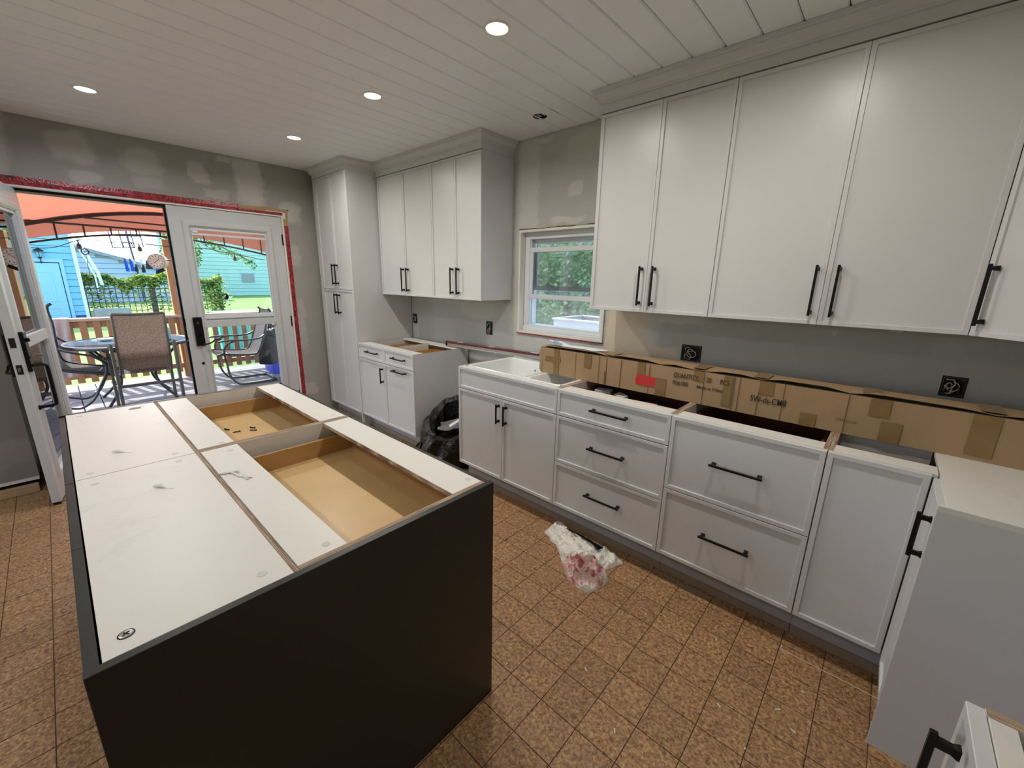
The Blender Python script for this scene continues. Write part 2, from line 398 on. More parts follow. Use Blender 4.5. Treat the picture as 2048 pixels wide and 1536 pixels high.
# floor: base slab with the printed joint colour, and the six-inch squares laid on it
fl = box(0, X1, Y1, 0, -.20, 0.0, 'grout').build('floor', None, None, kind='structure')
def build_tiles():
    P = .1524; x0 = 4.2485; y0 = -1.334; th = .0022; g = .0016
    me = MB(); me.box(g, P-g, g, P-g, 0, th, 'tile'); m1 = me.mesh('floor_tile')
    rest = MB(); cells = []
    for i in range(-28, 9):
        for j in range(-31, 9):
            x = x0+i*P; y = y0+j*P
            if x < -.15 or x > X1-.01 or y < Y1 or y > -.01: continue
            cx, cy = x+P/2, y+P/2
            d = Vector((cx-4.65, cy+2.62, -1.522)); fwd = Vector((-.650, .719, -.246))
            vis = d.normalized().dot(fwd) > .56
            if 1.88 < cx < 3.80 and -2.70 < cy < -1.73: vis = False      # under the island
            if cy > -.60 and cx > .8: vis = False                        # under the base units
            # shadow of the island as seen by the camera: skip what it hides
            t = (1.522)/(1.522-.875)
            hx = 4.65+(cx-4.65)/t; hy = -2.62+(cy+2.62)/t
            cells.append((0 if vis else 1, d.length, x, y))
    cells.sort(); n = 0
    for vis, d, x, y in cells:
        xa, xb = max(x, 0), min(x+P, X1); ya, yb = max(y, Y1), min(y+P, 0)
        full = abs(xb-xa-P) < 1e-6 and abs(yb-ya-P) < 1e-6
        if n < 300 and not vis and full:
            link('floor_tile', m1, fl, (x, y, 0)); n += 1
        else: rest.box(xa+g, xb-g, ya+g, yb-g, 0, th, 'tile')
    rest.build('floor_tiles_beyond', None, fl, kind='stuff')
build_tiles()

cl = box(0, X1, Y1, 0, H+.016, H+.18, 'dark_hole').build('ceiling', None, None, kind='structure')
def build_planks():
    P = .146; x0 = 3.307; e = .0065; hole = (2.743, -.289, .047)
    for i in range(-23, 16):
        a = x0+i*P; b = a+P
        a = max(a, .004); b = min(b, X1)
        if b-a < .02: continue
        prof = [(a+.0016, H+.016), (a+.0016, H+e), (a+.0016+e*.8, H), (b-.0016-e*.8, H), (b-.0016, H+e), (b-.0016, H+.016)]
        m = MB()
        if a < hole[0] < b:      # the plank the open lamp cut-out goes through
            m.prism(prof, 'y', Y1, hole[1]-hole[2], 'ceiling')
            m.prism(prof, 'y', hole[1]+hole[2], -.005, 'ceiling')
            for sx in (-1, 1):
                n = 10; ring = [(hole[0]+hole[2]*math.cos(t), hole[1]+hole[2]*math.sin(t)) for t in [(-PI/2+PI*q/n) if sx > 0 else (PI/2+PI*q/n) for q in range(n+1)]]
                xe = b-.0057 if sx > 0 else a+.0057
                poly = ring+([(xe, hole[1]+hole[2]), (xe, hole[1]-hole[2])] if sx > 0 else [(xe, hole[1]-hole[2]), (xe, hole[1]+hole[2])])
                m.prism(poly, 'z', H, H+.016, 'ceiling')
        else: m.prism(prof, 'y', Y1, -.005, 'ceiling')
        m.build('ceiling_plank', None, cl)
build_planks()

def wall_with_hole(name, axis, c0, c1, a0, a1, z0, z1, h, mat, outmat=None):
    m = MB(); ha0, ha1, hz0, hz1 = h
    for (p0, p1, q0, q1) in ((a0, ha0, z0, z1), (ha1, a1, z0, z1), (ha0, ha1, hz1, z1), (ha0, ha1, z0, hz0)):
        if p1-p0 < 1e-4 or q1-q0 < 1e-4: continue
        if axis == 'x': m.box(p0, p1, c0, c1, q0, q1, mat)
        else: m.box(c0, c1, p0, p1, q0, q1, mat)
    return m.build(name, None, None, kind='structure')
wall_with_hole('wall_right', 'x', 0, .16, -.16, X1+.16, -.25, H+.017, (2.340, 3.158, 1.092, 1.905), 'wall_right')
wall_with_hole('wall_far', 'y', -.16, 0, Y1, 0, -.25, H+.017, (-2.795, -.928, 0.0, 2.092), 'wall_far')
box(X1, X1+.16, Y1, 0, -.25, H+.1, 'wall_plain').build('wall_near', None, None, kind='structure')
wall_with_hole('wall_left', 'x', Y1-.16, Y1, -.16, X1+.16, -.25, H+.1, (.6, 3.0, .80, 2.35), 'wall_plain')
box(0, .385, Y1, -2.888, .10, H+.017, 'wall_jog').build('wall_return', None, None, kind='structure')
box(0, .37, Y1, -2.905, .0, .10, 'dark_hole').build('wall_return_base', None, None, kind='structure')
m = MB(); m.box(.385, .391, -4.2, -2.89, .085, .105, 'jamb'); m.build('trim_1', None, None, kind='structure')
o = MB().box(.385, .425, -3.9, -2.90, .003, .062, 'pine', bev=.003).build('floor_board', None)
tag(o, 'raw pine board lying on the floor along the wall left of the open door', 'board')
# unseen window added in the wall behind the camera to brighten the room
wl = MB()
for (a, b, c, d) in ((.6, 3.0, .80, .87), (.6, 3.0, 2.28, 2.35), (.6, .67, .87, 2.28), (2.93, 3.0, .87, 2.28), (1.77, 1.83, .87, 2.28)):
    wl.box(a, b, Y1-.12, Y1-.04, c, d, 'white_pvc')
wl.build('fill_window', None, None, kind='structure')

# ------------------------------------------------------------------ kitchen window (window_1)
def kitchen_window():
    r = bpy.data.objects.new('window_1', None); COL.objects.link(r); r['kind'] = 'structure'
    xa, xb, za, zb = 2.342, 3.156, 1.094, 1.903
    j = MB(); t = .018
    for a in ((xa, xb, zb-t, zb), (xa, xb, za, za+t), (xa, xa+t, za+t, zb-t), (xb-t, xb, za+t, zb-t)): j.box(a[0], a[1], -.012, .155, a[2], a[3], 'jamb')
    j.build('jamb', None, r)
    f = MB(); fa, fb, ga, gb = xa+t, xb-t, za+t, zb-t; w_ = .05
    for a in ((fa, fb, gb-w_, gb), (fa, fb, ga, ga+w_), (fa, fa+w_, ga+w_, gb-w_), (fb-w_, fb, ga+w_, gb-w_)): f.box(a[0], a[1], .045, .15, a[2], a[3], 'white_pvc', bev=.003)
    for a in ((fa+w_-.012, .06), (fa+w_-.012, .085)): f.box(a[0], a[0]+.02, a[1], a[1]+.008, ga+w_, gb-w_, 'white_pvc')
    f.box(fa, fb, .03, .06, ga, ga+.03, 'white_pvc', bev=.004)
    f.build('window_frame', None, r)
    def sash(name, y0, y1, z0, z1, wz=.036, wx=.036):
        s = MB(); a, b = fa+w_-.006, fb-w_+.006
        s.box(a, b, y0, y1, z1-wz, z1, 'white_pvc', bev=.003); s.box(a, b, y0, y1, z0, z0+wz, 'white_pvc', bev=.003)
        s.box(a, a+wx, y0, y1, z0+wz, z1-wz, 'white_pvc', bev=.003); s.box(b-wx, b, y0, y1, z0+wz, z1-wz, 'white_pvc', bev=.003)
        so = s.build(name, None, r)
        g = MB(); g.box(a+wx-.004, b-wx+.004, (y0+y1)/2-.002, (y0+y1)/2+.002, z0+wz-.004, z1-wz+.004, 'glass'); g.build('pane', None, so)
        return so
    s1 = sash('lower_sash', .052, .080, 1.372, 1.772)
    s2 = sash('upper_sash', .095, .123, 1.44, gb-w_+.004)
    for x in (2.575, 2.85):
        l = MB(); l.box(x-.035, x+.035, .085, .10, 1.472, 1.486, 'white_pvc', bev=.003); l.box(x-.012, x+.012, .078, .10, 1.486, 1.50, 'white_pvc', bev=.003); l.build('sash_lock', None, s2)
    for x in (2.56, 2.86):
        l = MB(); l.box(x-.02, x+.02, .085, .094, gb-w_-.062, gb-w_-.04, 'white_pvc', bev=.003); l.build('tilt_latch', None, s1)
    sc = MB(); sc.box(fa+w_, fb-w_, .134, .1355, ga+w_, gb-w_, 'screen'); sc.build('insect_screen', None, r)
    st = MB(); st.box(xa-.006, xb+.003, -.014, -.001, za-.010, za-.001, 'tape'); st.build('tape_strip', None, r)
    gp = MB()
    for k in range(9): gp.box(xa+k*.09, xa+k*.09+.08, -.0135, -.001, zb+.001+.003*math.sin(k*2.1), zb+.006+.003*math.sin(k*1.7+1), 'card_dark')
    gp.build('torn_paper_edge', None, r, kind='stuff')
kitchen_window()

# ------------------------------------------------------------------ electrical boxes
def wire(pts, mat, r=.0022, n=5, seg=6): return MB().tube(smooth_path(pts, n), r, mat, seg)
def electric_box(x0, x1, z0, z1, label, wires, yaw=0, seed=1):
    rnd = random.Random(seed)
    r = thing('electrical_box', label, 'electrical box', ((x0+x1)/2, 0, z0), group=None)
    w_, h_ = x1-x0, z1-z0; a = -w_/2; b = w_/2
    k = MB()
    k.box(a-.004, b+.004, -.0012, -.0002, -.004, h_+.004, 'dark_hole')
    k.build('cutout', None, r)
    f = MB(); t = .003
    for q in ((a, b, 0, t), (a, b, h_-t, h_), (a, a+t, t, h_-t), (b-t, b, t, h_-t)): f.box(q[0], q[1], -.006, -.0012, q[2], q[3], 'galv')
    for q in (a+.004, b-.016): f.box(q, q+.012, -.007, -.003, h_-.012, h_-.003, 'galv'); f.box(q, q+.012, -.007, -.003, .003, .012, 'galv')
    f.build('box_rim', None, r)
    for i in range(wires):
        m_ = 'wire_w' if i % 3 != 1 else ('wire_k' if i % 2 else 'copper')
        cx = a+w_*(.25+.5*rnd.random()); cz = h_*(.3+.4*rnd.random()); rx = w_*(.14+.14*rnd.random()); rz = h_*(.16+.16*rnd.random())
        a0 = rnd.random()*6
        pts = [(max(a+.008, min(b-.008, cx+rx*math.cos(a0+t_))), -.006-.010*abs(math.sin(t_)), max(.01, min(h_-.01, cz+rz*math.sin(a0+t_)))) for t_ in [q*.7 for q in range(8)]]
        wire(pts, m_, .0024, 4, 5).build('wire', None, r, smooth=True)
    return r
electric_box(.822, .890, 1.046, 1.140, 'small open electrical box with wires beside the tall cabinet', 3, seed=3)
rb = electric_box(1.962, 2.034, 1.038, 1.150, 'open electrical box with loose wires left of the window', 4, seed=5)
MB().box(-.012, .012, -.010, -.002, .0, .012, 'red_sticker').build('red_wire_nut', None, rb)
electric_box(3.722, 3.835, 1.054, 1.146, 'square electrical box with coiled white wires above the wide cardboard box', 6, seed=8)
electric_box(4.876, 4.948, 1.058, 1.142, 'rightmost open electrical box at the end of the cardboard box', 5, seed=11)
def ceiling_box():
    r = thing('lamp_cutout', 'open round lamp cut-out with hanging white wires in the ceiling near the window', 'light opening', (2.743, -.289, H))
    MB().lathe([(.0465, .0), (.0465, .060), (.043, .060), (.043, .0)], 'dark_hole', 18, cap=False).build('hole_rim', None, r)
    MB().lathe([(.043, .058), (.0, .058)], 'dark_hole', 18, cap=False).build('hole_back', None, r)
    for i in range(5):
        x = -.032+.016*i
        wire([(x, .03, .05), (x+.005, .012, .012), (x+.012, -.006, -.003), (x+.005, -.026, .004), (x-.005, -.034, .03)], 'wire_w' if i != 3 else 'wire_k', .0036, 4, 5).build('wire', None, r, smooth=True)
ceiling_box()

# ------------------------------------------------------------------ recessed lamps
def downlight(x, y, label, cool=False, power=7.0):
    r = thing('recessed_light', label, 'ceiling light', (x, y, H), group=None)
    MB().lathe([(.058, .0), (.056, -.004), (.048, -.005), (.046, .004), (.046, .012), (.058, .012)], 'lamp_ring', 32, cap=False).build('trim_ring', None, r, smooth=True)
    MB().lathe([(.0455, .0), (.0455, .003)], 'lamp_cool' if cool else 'lamp_warm', 32).build('lens', None, r)
    l = bpy.data.lights.new('recessed_light_beam', 'AREA'); l.shape = 'DISK'; l.size = .085; l.energy = power
    l.color = (.90, .95, 1.0) if cool else (1.0, .945, .86); l.spread = math.radians(165)
    o = bpy.data.objects.new('recessed_light_beam', l); COL.objects.link(o); o.parent = r; o.location = (0, 0, -.008)
downlight(3.208, -1.161, 'recessed ceiling light nearest the camera above the aisle')
downlight(2.184, -1.154, 'middle warm recessed light in the row parallel to the cabinets')
downlight(1.015, -1.151, 'farthest warm recessed light in front of the tall cabinet')
downlight(.950, -2.280, 'cool recessed light on the left above the patio door', True)
for (x, y, t) in ((4.30, -1.16, 'over the range gap'), (2.10, -3.45, 'added unseen beyond the left side of the island'), (3.20, -3.45, 'added unseen behind the island')
                  ):
    downlight(x, y, 'recessed ceiling light ' + t)  # the lamps past the island are unseen, added to fill the room

# ------------------------------------------------------------------ cabinet kit (local frame: width along +x, front faces -y, depth along +y)
CACHE = {}
def front_mesh(w_, h_, mat='paint', fw=.018, rec=.008, t=.020):
    key = ('front', round(w_, 3), round(h_, 3), mat, fw)
    if key in CACHE: return CACHE[key]
    def ring(i, y): return [(i, y, i), (w_-i, y, i), (w_-i, y, h_-i), (i, y, h_-i)]
    e = .0012
    m = MB(); m.loft([ring(0, t), ring(0, e), ring(e, 0), ring(fw, 0), ring(fw+.0015, rec)] if fw else [ring(0, t), ring(0, e), ring(e, 0)], mat)
    CACHE[key] = m.mesh('front'); return CACHE[key]
def handle_mesh(L, vertical):
    key = ('handle', L, vertical)
    if key in CACHE: return CACHE[key]
    M = Matrix.Rotation(PI/2, 4, 'Y') if vertical else Matrix()
    m = MB(); so = .034
    m.box(-L/2, L/2, -so, -so+.0095, -.005, .005, 'black', M, bev=.0012)
    for sx in (-1, 1):
        c = sx*(L/2-.015)
        def rg(y, a, b): return [(c-a, y, -b), (c+a, y, -b), (c+a, y, b), (c-a, y, b)]
        m.loft([rg(-so+.005, .0075, .0049), rg(-.008, .0068, .0049), rg(-.003, .0085, .0070), rg(0.0005, .0090, .0076)], 'black', M)
    CACHE[key] = m.mesh('handle'); return CACHE[key]
def add_front(root, name, x, z, w_, h_, mat='paint', handle=None, fw=.018, hmat=None):
    """handle = ('h'|'v', local x, local z, length)"""
    o = link(name, front_mesh(w_, h_, mat, fw), root, (x, 0, z))
    if handle:
        h = link('handle', handle_mesh(handle[3], handle[0] == 'v'), o, (handle[1], 0, handle[2]))
    return o
def crown(root, x0, x1, depth, z0, ret_l, ret_r, flare=.045, mat='paint', name='crown_moulding'):
    """frieze + stepped cove crown across the front at y=0 with mitred returns to the wall; local z up to H"""
    zt = H-.001; h_ = zt-z0
    f = flare
    prof = [(.0, 0), (.0, h_*.40), (.008, h_*.401), (.009, h_*.47), (.014, h_*.49), (.014, h_*.52), (.017, h_*.62), (.024, h_*.72), (.034, h_*.80), (.034, h_*.84), (.040, h_*.845), (.041, h_*.90), (.045, h_*.91), (.045, h_)]
    prof = [(p[0]*f/.045, p[1]) for p in prof]
    m = MB(); rings = []
    for (o_, z) in prof:
        xl = x0-(o_ if ret_l else 0); xr = x1+(o_ if ret_r else 0)
        rings.append([(xl, depth, z0+z), (xl, -o_, z0+z), (xr, -o_, z0+z), (xr, depth, z0+z)])
    m.loft(rings, mat)
    return m.build(name, None, root)
def panel(root, name, b, mat, **kw): return MB().box(*b, mat, None, .0006).build(name, None, root, **kw)
def side_panel(root, x0, x1, y0, y1, z0, z1, face='melamine', edge='ply_x', name='side_panel'):
    m = MB(); m.box(x0, x1, y0, y1, z0, z1-.0006, face); m.box(x0, x1, y0, y1, z1-.0006, z1, edge); return m.build(name, None, root)
def base_box(root, w_, z0, z1, y0, depth, face='melamine', inner='melamine', t=.016, stretch=.095, edge='ply_x', toe=True, floor_z=0.0, rear=.095, ply_bottom=True, notch=True):
    """open-top carcass: two sides, bottom, back, front and rear stretcher, toe board, shim strip"""
    for x in (0, w_-t): side_panel(root, x, x+t, y0, y0+depth, z0, z1, face, edge)
    panel(root, 'bottom_panel', (t, w_-t, y0, y0+depth-t, z0, z0+t), inner)
    side_panel(root, t, w_-t, y0+depth-t, y0+depth, z0, z1-(.002 if rear else 0), inner, 'ply_y', 'back_panel')
    if stretch: panel(root, 'front_stretcher', (t, w_-t, y0+.001, y0+stretch, z1-t, z1-.0004), 'melamine')
    if rear: panel(root, 'rear_stretcher', (t, w_-t, y0+depth-rear, y0+depth-t, z1-t, z1-.0004), 'melamine')
    if toe:
        panel(root, 'toe_board', (0, w_, y0+.075, y0+.090, floor_z+.042, z0), 'toe')
        panel(root, 'shim_strip', (0.0005, w_-.0005, y0+.070, y0+.105, floor_z, floor_z+.0415), 'lath')
def drawer_box(root, x0, x1, y0, y1, zb, zt, side='birch', bottom='birch_bottom', t=.013):
    d = MB(); d.box(x0, x0+t, y0, y1, zb, zt, side, None, .001); d.box(x1-t, x1, y0, y1, zb, zt, side, None, .001)
    d.box(x0+t, x1-t, y0, y0+t, zb, zt, side, None, .001); d.box(x0+t, x1-t, y1-t, y1, zb, zt, side, None, .001)
    o = d.build('drawer_box', None, root)
    panel(o, 'drawer_bottom', (x0+t, x1-t, y0+t, y1-t, zb+.012, zb+.018), bottom)
    return o

# ------------------------------------------------------------------ long base run under the window wall
YF = -.723; DT = .909; DB = .166; CT = .912
g = .0015
FZ = .0022
# sink unit
rt = thing('sink_cabinet', 'white sink base cabinet with two doors below a blank front panel, holding the sink', 'cabinet', (2.411, YF, 0))
W = .885
base_box(rt, W, .160, CT, .0205, .600, floor_z=FZ, stretch=.03, rear=.04)
add_front(rt, 'false_front', g, .755, W-2*g, DT-.755)
add_front(rt, 'door', g, DB, W/2-1.5*g, .750-DB, handle=('v', W/2-.030, .648-DB, .136))
add_front(rt, 'door', W/2+.5*g, DB, W/2-1.5*g, .750-DB, handle=('v', .036, .648-DB, .136))
# ceramic bowl standing in the sink unit
def sink():
    r = thing('kitchen_sink', 'white ceramic double bowl sink set in the open sink cabinet', 'sink', (2.411, YF, 0))
    x0, x1, y0, y1, zt = .022, .863, .062, .545, CT+.001
    m = MB()
    def bowl(a, b, c, d, dep, slope=.03):
        n = 5
        def rr(i, z, rad):
            pts = []
            for (cx, cy, s0) in ((b-i-rad, d-i-rad, 0), (a+i+rad, d-i-rad, PI/2), (a+i+rad, c+i+rad, PI), (b-i-rad, c+i+rad, 3*PI/2)):
                for q in range(n+1): t_ = s0+PI/2*q/n; pts.append((cx+rad*math.cos(t_), cy+rad*math.sin(t_), z))
            return pts
        rg = [rr(0, zt, .035), rr(.004, zt-.006, .035), rr(slope*.4, zt-dep*.5, .04), rr(slope, zt-dep*.93, .05), rr(slope+.03, zt-dep, .05)]
        m.loft(rg, 'sink', None, False, True)
        return rr(0, zt, .035)
    A = bowl(x0+.016, .560, y0+.016, y1-.02, .21); B = bowl(.592, x1-.016, y0+.016, y1-.02, .14, .05)
    m.box(x0, x1, y0, y0+.018, zt-.02, zt, 'sink', None, .003); m.box(x0, x1, y1-.022, y1, zt-.02, zt, 'sink', None, .003)
    m.box(x0, x0+.018, y0, y1, zt-.02, zt, 'sink', None, .003); m.box(x1-.018, x1, y0, y1, zt-.02, zt, 'sink', None, .003)
    m.box(.558, .594, y0+.01, y1-.01, zt-.03, zt-.001, 'sink', None, .008)
    for (cx, cy) in ((x0+.02, y0+.02), (.556, y0+.02), (x0+.02, y1-.025), (.556, y1-.025), (.596, y0+.02), (x1-.02, y0+.02), (.596, y1-.025), (x1-.02, y1-.025)):
        m.box(cx-.014, cx+.014, cy-.014, cy+.014, zt-.012, zt-.0008, 'sink')
    m.build('basin', None, r, smooth=False)
    MB().lathe([(.042, zt-.209), (.044, zt-.2065), (.030, zt-.206), (.0, zt-.2085)], 'steel', 20, Matrix.Translation((.30, .33, 0)), cap=False).build('drain', None, r)
    MB().lathe([(.0, 0), (.006, 0), (.006, .002), (.0, .002)], 'dark_hole', 10, Matrix.Translation((.31, y1-.0435, zt-.062)) @ Matrix.Rotation(PI/2, 4, 'X')).build('fixing_hole', None, r)
    return r
sink()
# three-drawer unit
rt = thing('drawer_cabinet', 'white three-drawer base cabinet right of the sink unit', 'cabinet', (3.2965, YF, 0))
W = .671
base_box(rt, W, .160, CT, .0205, .600, inner='dark_brown', floor_z=FZ, stretch=.085)
for (z0, z1, hz) in ((.755, DT, .838), (.460, .750, .615), (DB, .456, .327)):
    add_front(rt, 'drawer_front', g, z0, W-2*g, z1-z0, handle=('h', W*.515-g, hz-z0, .222))
db = drawer_box(rt, .030, W-.030, .05, .56, .775, .872, 'dark_brown', 'dark_brown')
# wide two-drawer unit
rt = thing('wide_drawer_cabinet', 'white base cabinet with two deep drawers and long handles', 'cabinet', (3.968, YF, 0))
W = .599
base_box(rt, W, .160, CT, .0205, .600, inner='dark_brown', floor_z=FZ, stretch=.085)
for (z0, z1, hz) in ((.537, DT, .730), (DB, .533, .364)):
    add_front(rt, 'drawer_front', g, z0, W-2*g, z1-z0, handle=('h', W*.508-g, hz-z0, .214))
drawer_box(rt, .030, W-.030, .05, .56, .70, .860, 'dark_brown', 'dark_brown')
# blind corner unit
rt = thing('corner_cabinet', 'white corner base cabinet with one plain door and no handle, right end of the run', 'cabinet', (4.568, YF, 0))
W = .286
side_panel(rt, 0, .016, .0205, .62, .160, CT)
panel(rt, 'front_stretcher', (.016, .300, .0215, .105, CT-.016, CT-.0004), 'melamine')
panel(rt, 'bottom_panel', (.016, .90, .0215, .60, .160, .176), 'melamine')
side_panel(rt, .016, .90, .604, .62, .160, CT, name='back_panel', edge='ply_y')
panel(rt, 'inner_divider', (.016, .300, .30, .316, .176, CT-.002), 'wall_plain')
panel(rt, 'inner_shelf', (.016, .300, .106, .30, .70, .716), 'wall_plain')
panel(rt, 'toe_board', (0, .32, .0955, .1105, .045, .160), 'toe')
panel(rt, 'shim_strip', (.0005, .32, .0905, .1255, FZ, .0445), 'lath')
add_front(rt, 'door', g, DB, W-2*g, DT-DB)
# return leg up to the range gap (faces -x)
rt = thing('return_cabinet', 'white return base cabinet with a narrow handled door and a big plain end panel', 'cabinet', (4.852, YF-.014, 0), -PI/2)
W = .235
panel(rt, 'top_board', (-.33, W, .020, .625, CT-.017, CT), 'melamine')
panel(rt, 'top_rail', (-.02, W-.002, .0185, .0198, CT-.030, CT-.0005), 'melamine')
m = MB(); m.prism([(.001, FZ), (.63, FZ), (.63, CT-.018), (.001, CT-.018)], 'x', W-.001, W+.017, 'paint')
m.build('end_panel', None, rt)
m = MB(); m.box(W+.0005, W+.017, .001, .63, CT-.018, CT-.001, 'melamine'); m.build('end_panel_top', None, rt)
panel(rt, 'toe_board', (0, W-.001, .0955, .1105, .045, .160), 'toe')
panel(rt, 'filler', (-.0, .030, .003, .0205, DB, CT-.002), 'paint')
panel(rt, 'corner_post', (.0, .016, .021, .60, .176, CT-.018), 'melamine')
add_front(rt, 'door', .031, DB, W-.032, DT-DB, handle=('v', .190, .790-DB, .150))
# near unit on the other side of the gap
rt = thing('near_cabinet', 'white cabinet corner in the lower right foreground with an open top and a handle', 'cabinet', (4.842, -1.776, 0), -PI/2)
W = .60
base_box(rt, W, .160, CT, .0205, .600, floor_z=FZ, stretch=0, rear=.095)
panel(rt, 'front_stretcher', (.018, W-.016, .0215, .050, CT-.017, CT-.0004), 'melamine')
panel(rt, 'support_board', (.022, W-.016, .056, .50, CT-.040, CT-.024), 'melamine')
panel(rt, 'wood_block', (.028, .05, .090, .33, CT-.0235, CT-.008), 'birch')
MB().lathe([(.0, 0), (.009, 0), (.009, .0012), (0, .0012)], 'cap', 16, Matrix.Translation((.105, .125, CT-.0239))).build('screw_cap', None, rt)
add_front(rt, 'door', g, DB, W-2*g, DT-DB, handle=('v', .054, .762-DB, .222))

# small items in the open top drawer
def carton(loc, rot, dims, label, tilt=0):
    r = MB().box(-dims[0]/2, dims[0]/2, -dims[1]/2, dims[1]/2, 0, dims[2], 'white_pack', None, .002)
    for k in range(3): r.box(-dims[0]/2+.01+.03*k, -dims[0]/2+.03+.03*k, -dims[1]/2-.0006, -dims[1]/2, dims[2]*.3, dims[2]*.5, 'label_grey')
    o = r.build('hardware_pack', None, None, loc=loc, rotz=rot); o.rotation_euler[0] = tilt
    return tag(o, label, 'package')
MAT['white_pack'] = simple('white_hardware_carton', (.55, .53, .55, 1), .5)
MAT['label_grey'] = simple('printed_grey_label', (.28, .26, .28, 1), .6)
carton((3.410, -.385, .812), .25, (.10, .07, .055), 'grey hardware carton in the open drawer nearest the sink')
carton((3.545, -.400, .815), -.5, (.09, .045, .05), 'small white packet leaning in the middle of the open drawer', .25)
carton((3.690, -.490, .822), .12, (.19, .07, .045), 'long white packet with printed label at the front of the open drawer', -.1)

# ------------------------------------------------------------------ small base unit at the far end
rt = thing('small_base_cabinet', 'white two-bay base cabinet with open top beside the tall cabinet', 'cabinet', (.8045, -.646, 0))
W = .928; dt = .888; dbm = .148; ct = .886
base_box(rt, W, .142, ct, .0205, .600, face='paint', floor_z=FZ, stretch=.10, rear=.11, inner='birch')
side_panel(rt, W/2-.008, W/2+.008, .121, .50, .70, ct-.0003, name='divider')
for k in range(2):
    drawer_box(rt, .030+k*W/2, W/2-.030+k*W/2, .05, .56, .73, .830)
add_front(rt, 'drawer_front', g, .745, W/2-1.5*g, dt-.745, handle=('h', .262, .821-.745, .205))
add_front(rt, 'drawer_front', W/2+.5*g, .745, W/2-1.5*g, dt-.745, handle=('h', .250, .821-.745, .205))
add_front(rt, 'door', g, dbm, W/2-1.5*g, .740-dbm, handle=('v', W/2-.032, .626-dbm, .150))
add_front(rt, 'door', W/2+.5*g, dbm, W/2-1.5*g, .740-dbm, handle=('h', .250, .704-dbm, .205))

# ------------------------------------------------------------------ tall cabinet
rt = thing('tall_cabinet', 'tall white pantry cabinet with two pairs of doors reaching the ceiling', 'cabinet', (.100, -.652, 0))
W = .702; zt = 2.452
panel(rt, 'carcass', (.0, W-.0175, .021, .642, .142, zt+.003), 'paint')
m = MB(); m.prism([(.0, FZ), (.075, FZ), (.075, .012), (.645, .012), (.645, zt+.003), (.0, zt+.003)], 'x', W-.017, W, 'paint'); m.build('end_panel', None, rt)
panel(rt, 'filler', (.0, .055, .001, .0208, .148, zt), 'paint')
panel(rt, 'toe_board', (0, W-.018, .075, .090, .05, .1415), 'toe')
panel(rt, 'shim_strip', (0, W-.018, .070, .10, FZ, .0495), 'lath')
a = .056; dw = (W-.0175-a)/2
for k in range(2):
    add_front(rt, 'door', a+k*dw+g/2, .148, dw-g, 1.388-.148, handle=('v', (dw-.032) if k == 0 else .036, 1.248-.148, .203), fw=.016)
    add_front(rt, 'door', a+k*dw+g/2, 1.392, dw-g, zt-1.392, handle=('v', (dw-.032) if k == 0 else .036, 1.537-1.392, .203), fw=.016)
crown(rt, 0.0, W, .645, zt+.004, True, True, .050)

# ------------------------------------------------------------------ wall cabinets
ZU = 1.354; ZT = 2.427; YU = -.355
def wall_cab(x0, x1, label, split, hz=1.500, left_side=True):
    r = thing('wall_cabinet', label, 'cabinet', (x0, YU, 0))
    w_ = x1-x0
    panel(r, 'carcass', (.0, w_, .0205, -YU-.002, ZU+.002, ZT+.0045), 'paint')
    s_ = split-x0
    add_front(r, 'door', g, ZU, s_-1.5*g, ZT-ZU, handle=('v', s_-.034, hz-ZU, .216), fw=.017)
    add_front(r, 'door', s_+.5*g, ZU, w_-s_-1.5*g, ZT-ZU, handle=('v', .042, hz-ZU, .216), fw=.017)
    return r
r1 = wall_cab(.8245, 1.651, 'far white wall cabinet with two tall doors beside the tall cabinet', 1.244)
r2 = wall_cab(1.651, 2.262, 'white wall cabinet with two doors immediately left of the kitchen window', 1.955)
panel(r1, 'filler', (-.020, .0, .0205, .10, ZU+.002, ZT+.0045), 'paint')
crown(r1, -.020, .8265, -YU-.002, ZT+.006, False, False)
crown(r2, .0, .611, -YU-.002, ZT+.006, False, True)
r3 = wall_cab(3.250, 3.953, 'white wall cabinet with two doors immediately right of the kitchen window', 3.604)
r4 = wall_cab(3.953, 4.877, 'widest white wall cabinet with two broad doors above the cardboard box', 4.414)
panel(r3, 'side_skin', (-.006, .0, .004, -YU-.002, ZU-.002, ZT+.0045), 'paint')
crown(r3, -.006, .703, -YU-.002, ZT+.006, True, False)
crown(r4, .0, .924, -YU-.002, ZT+.006, False, False)
# diagonal corner wall cabinet
r5 = thing('corner_wall_cabinet', 'white diagonal corner wall cabinet at the right edge with one handle', 'cabinet', (4.877, YU, 0), -PI/4)
dwd = .382
m = MB(); q = math.sqrt(.5)
def loc2(wx, wy):   # world offset -> local of a root turned by -45 degrees
    return (wx*q-wy*q, wx*q+wy*q)
poly = [loc2(*p) for p in ((.015, .0), (.015, .353), (.611, .353), (.611, -.256), (.27, -.256))]
m.prism([(x, y+.0005) for x, y in poly], 'z', ZU+.002, ZT+.0045, 'paint'); m.build('carcass', None, r5)
add_front(r5, 'door', .0, ZU, dwd-.002, ZT-ZU, handle=('v', .030, 1.500-ZU, .216), fw=.017)
crown(r5, .0, dwd, .02, ZT+.006, False, False)

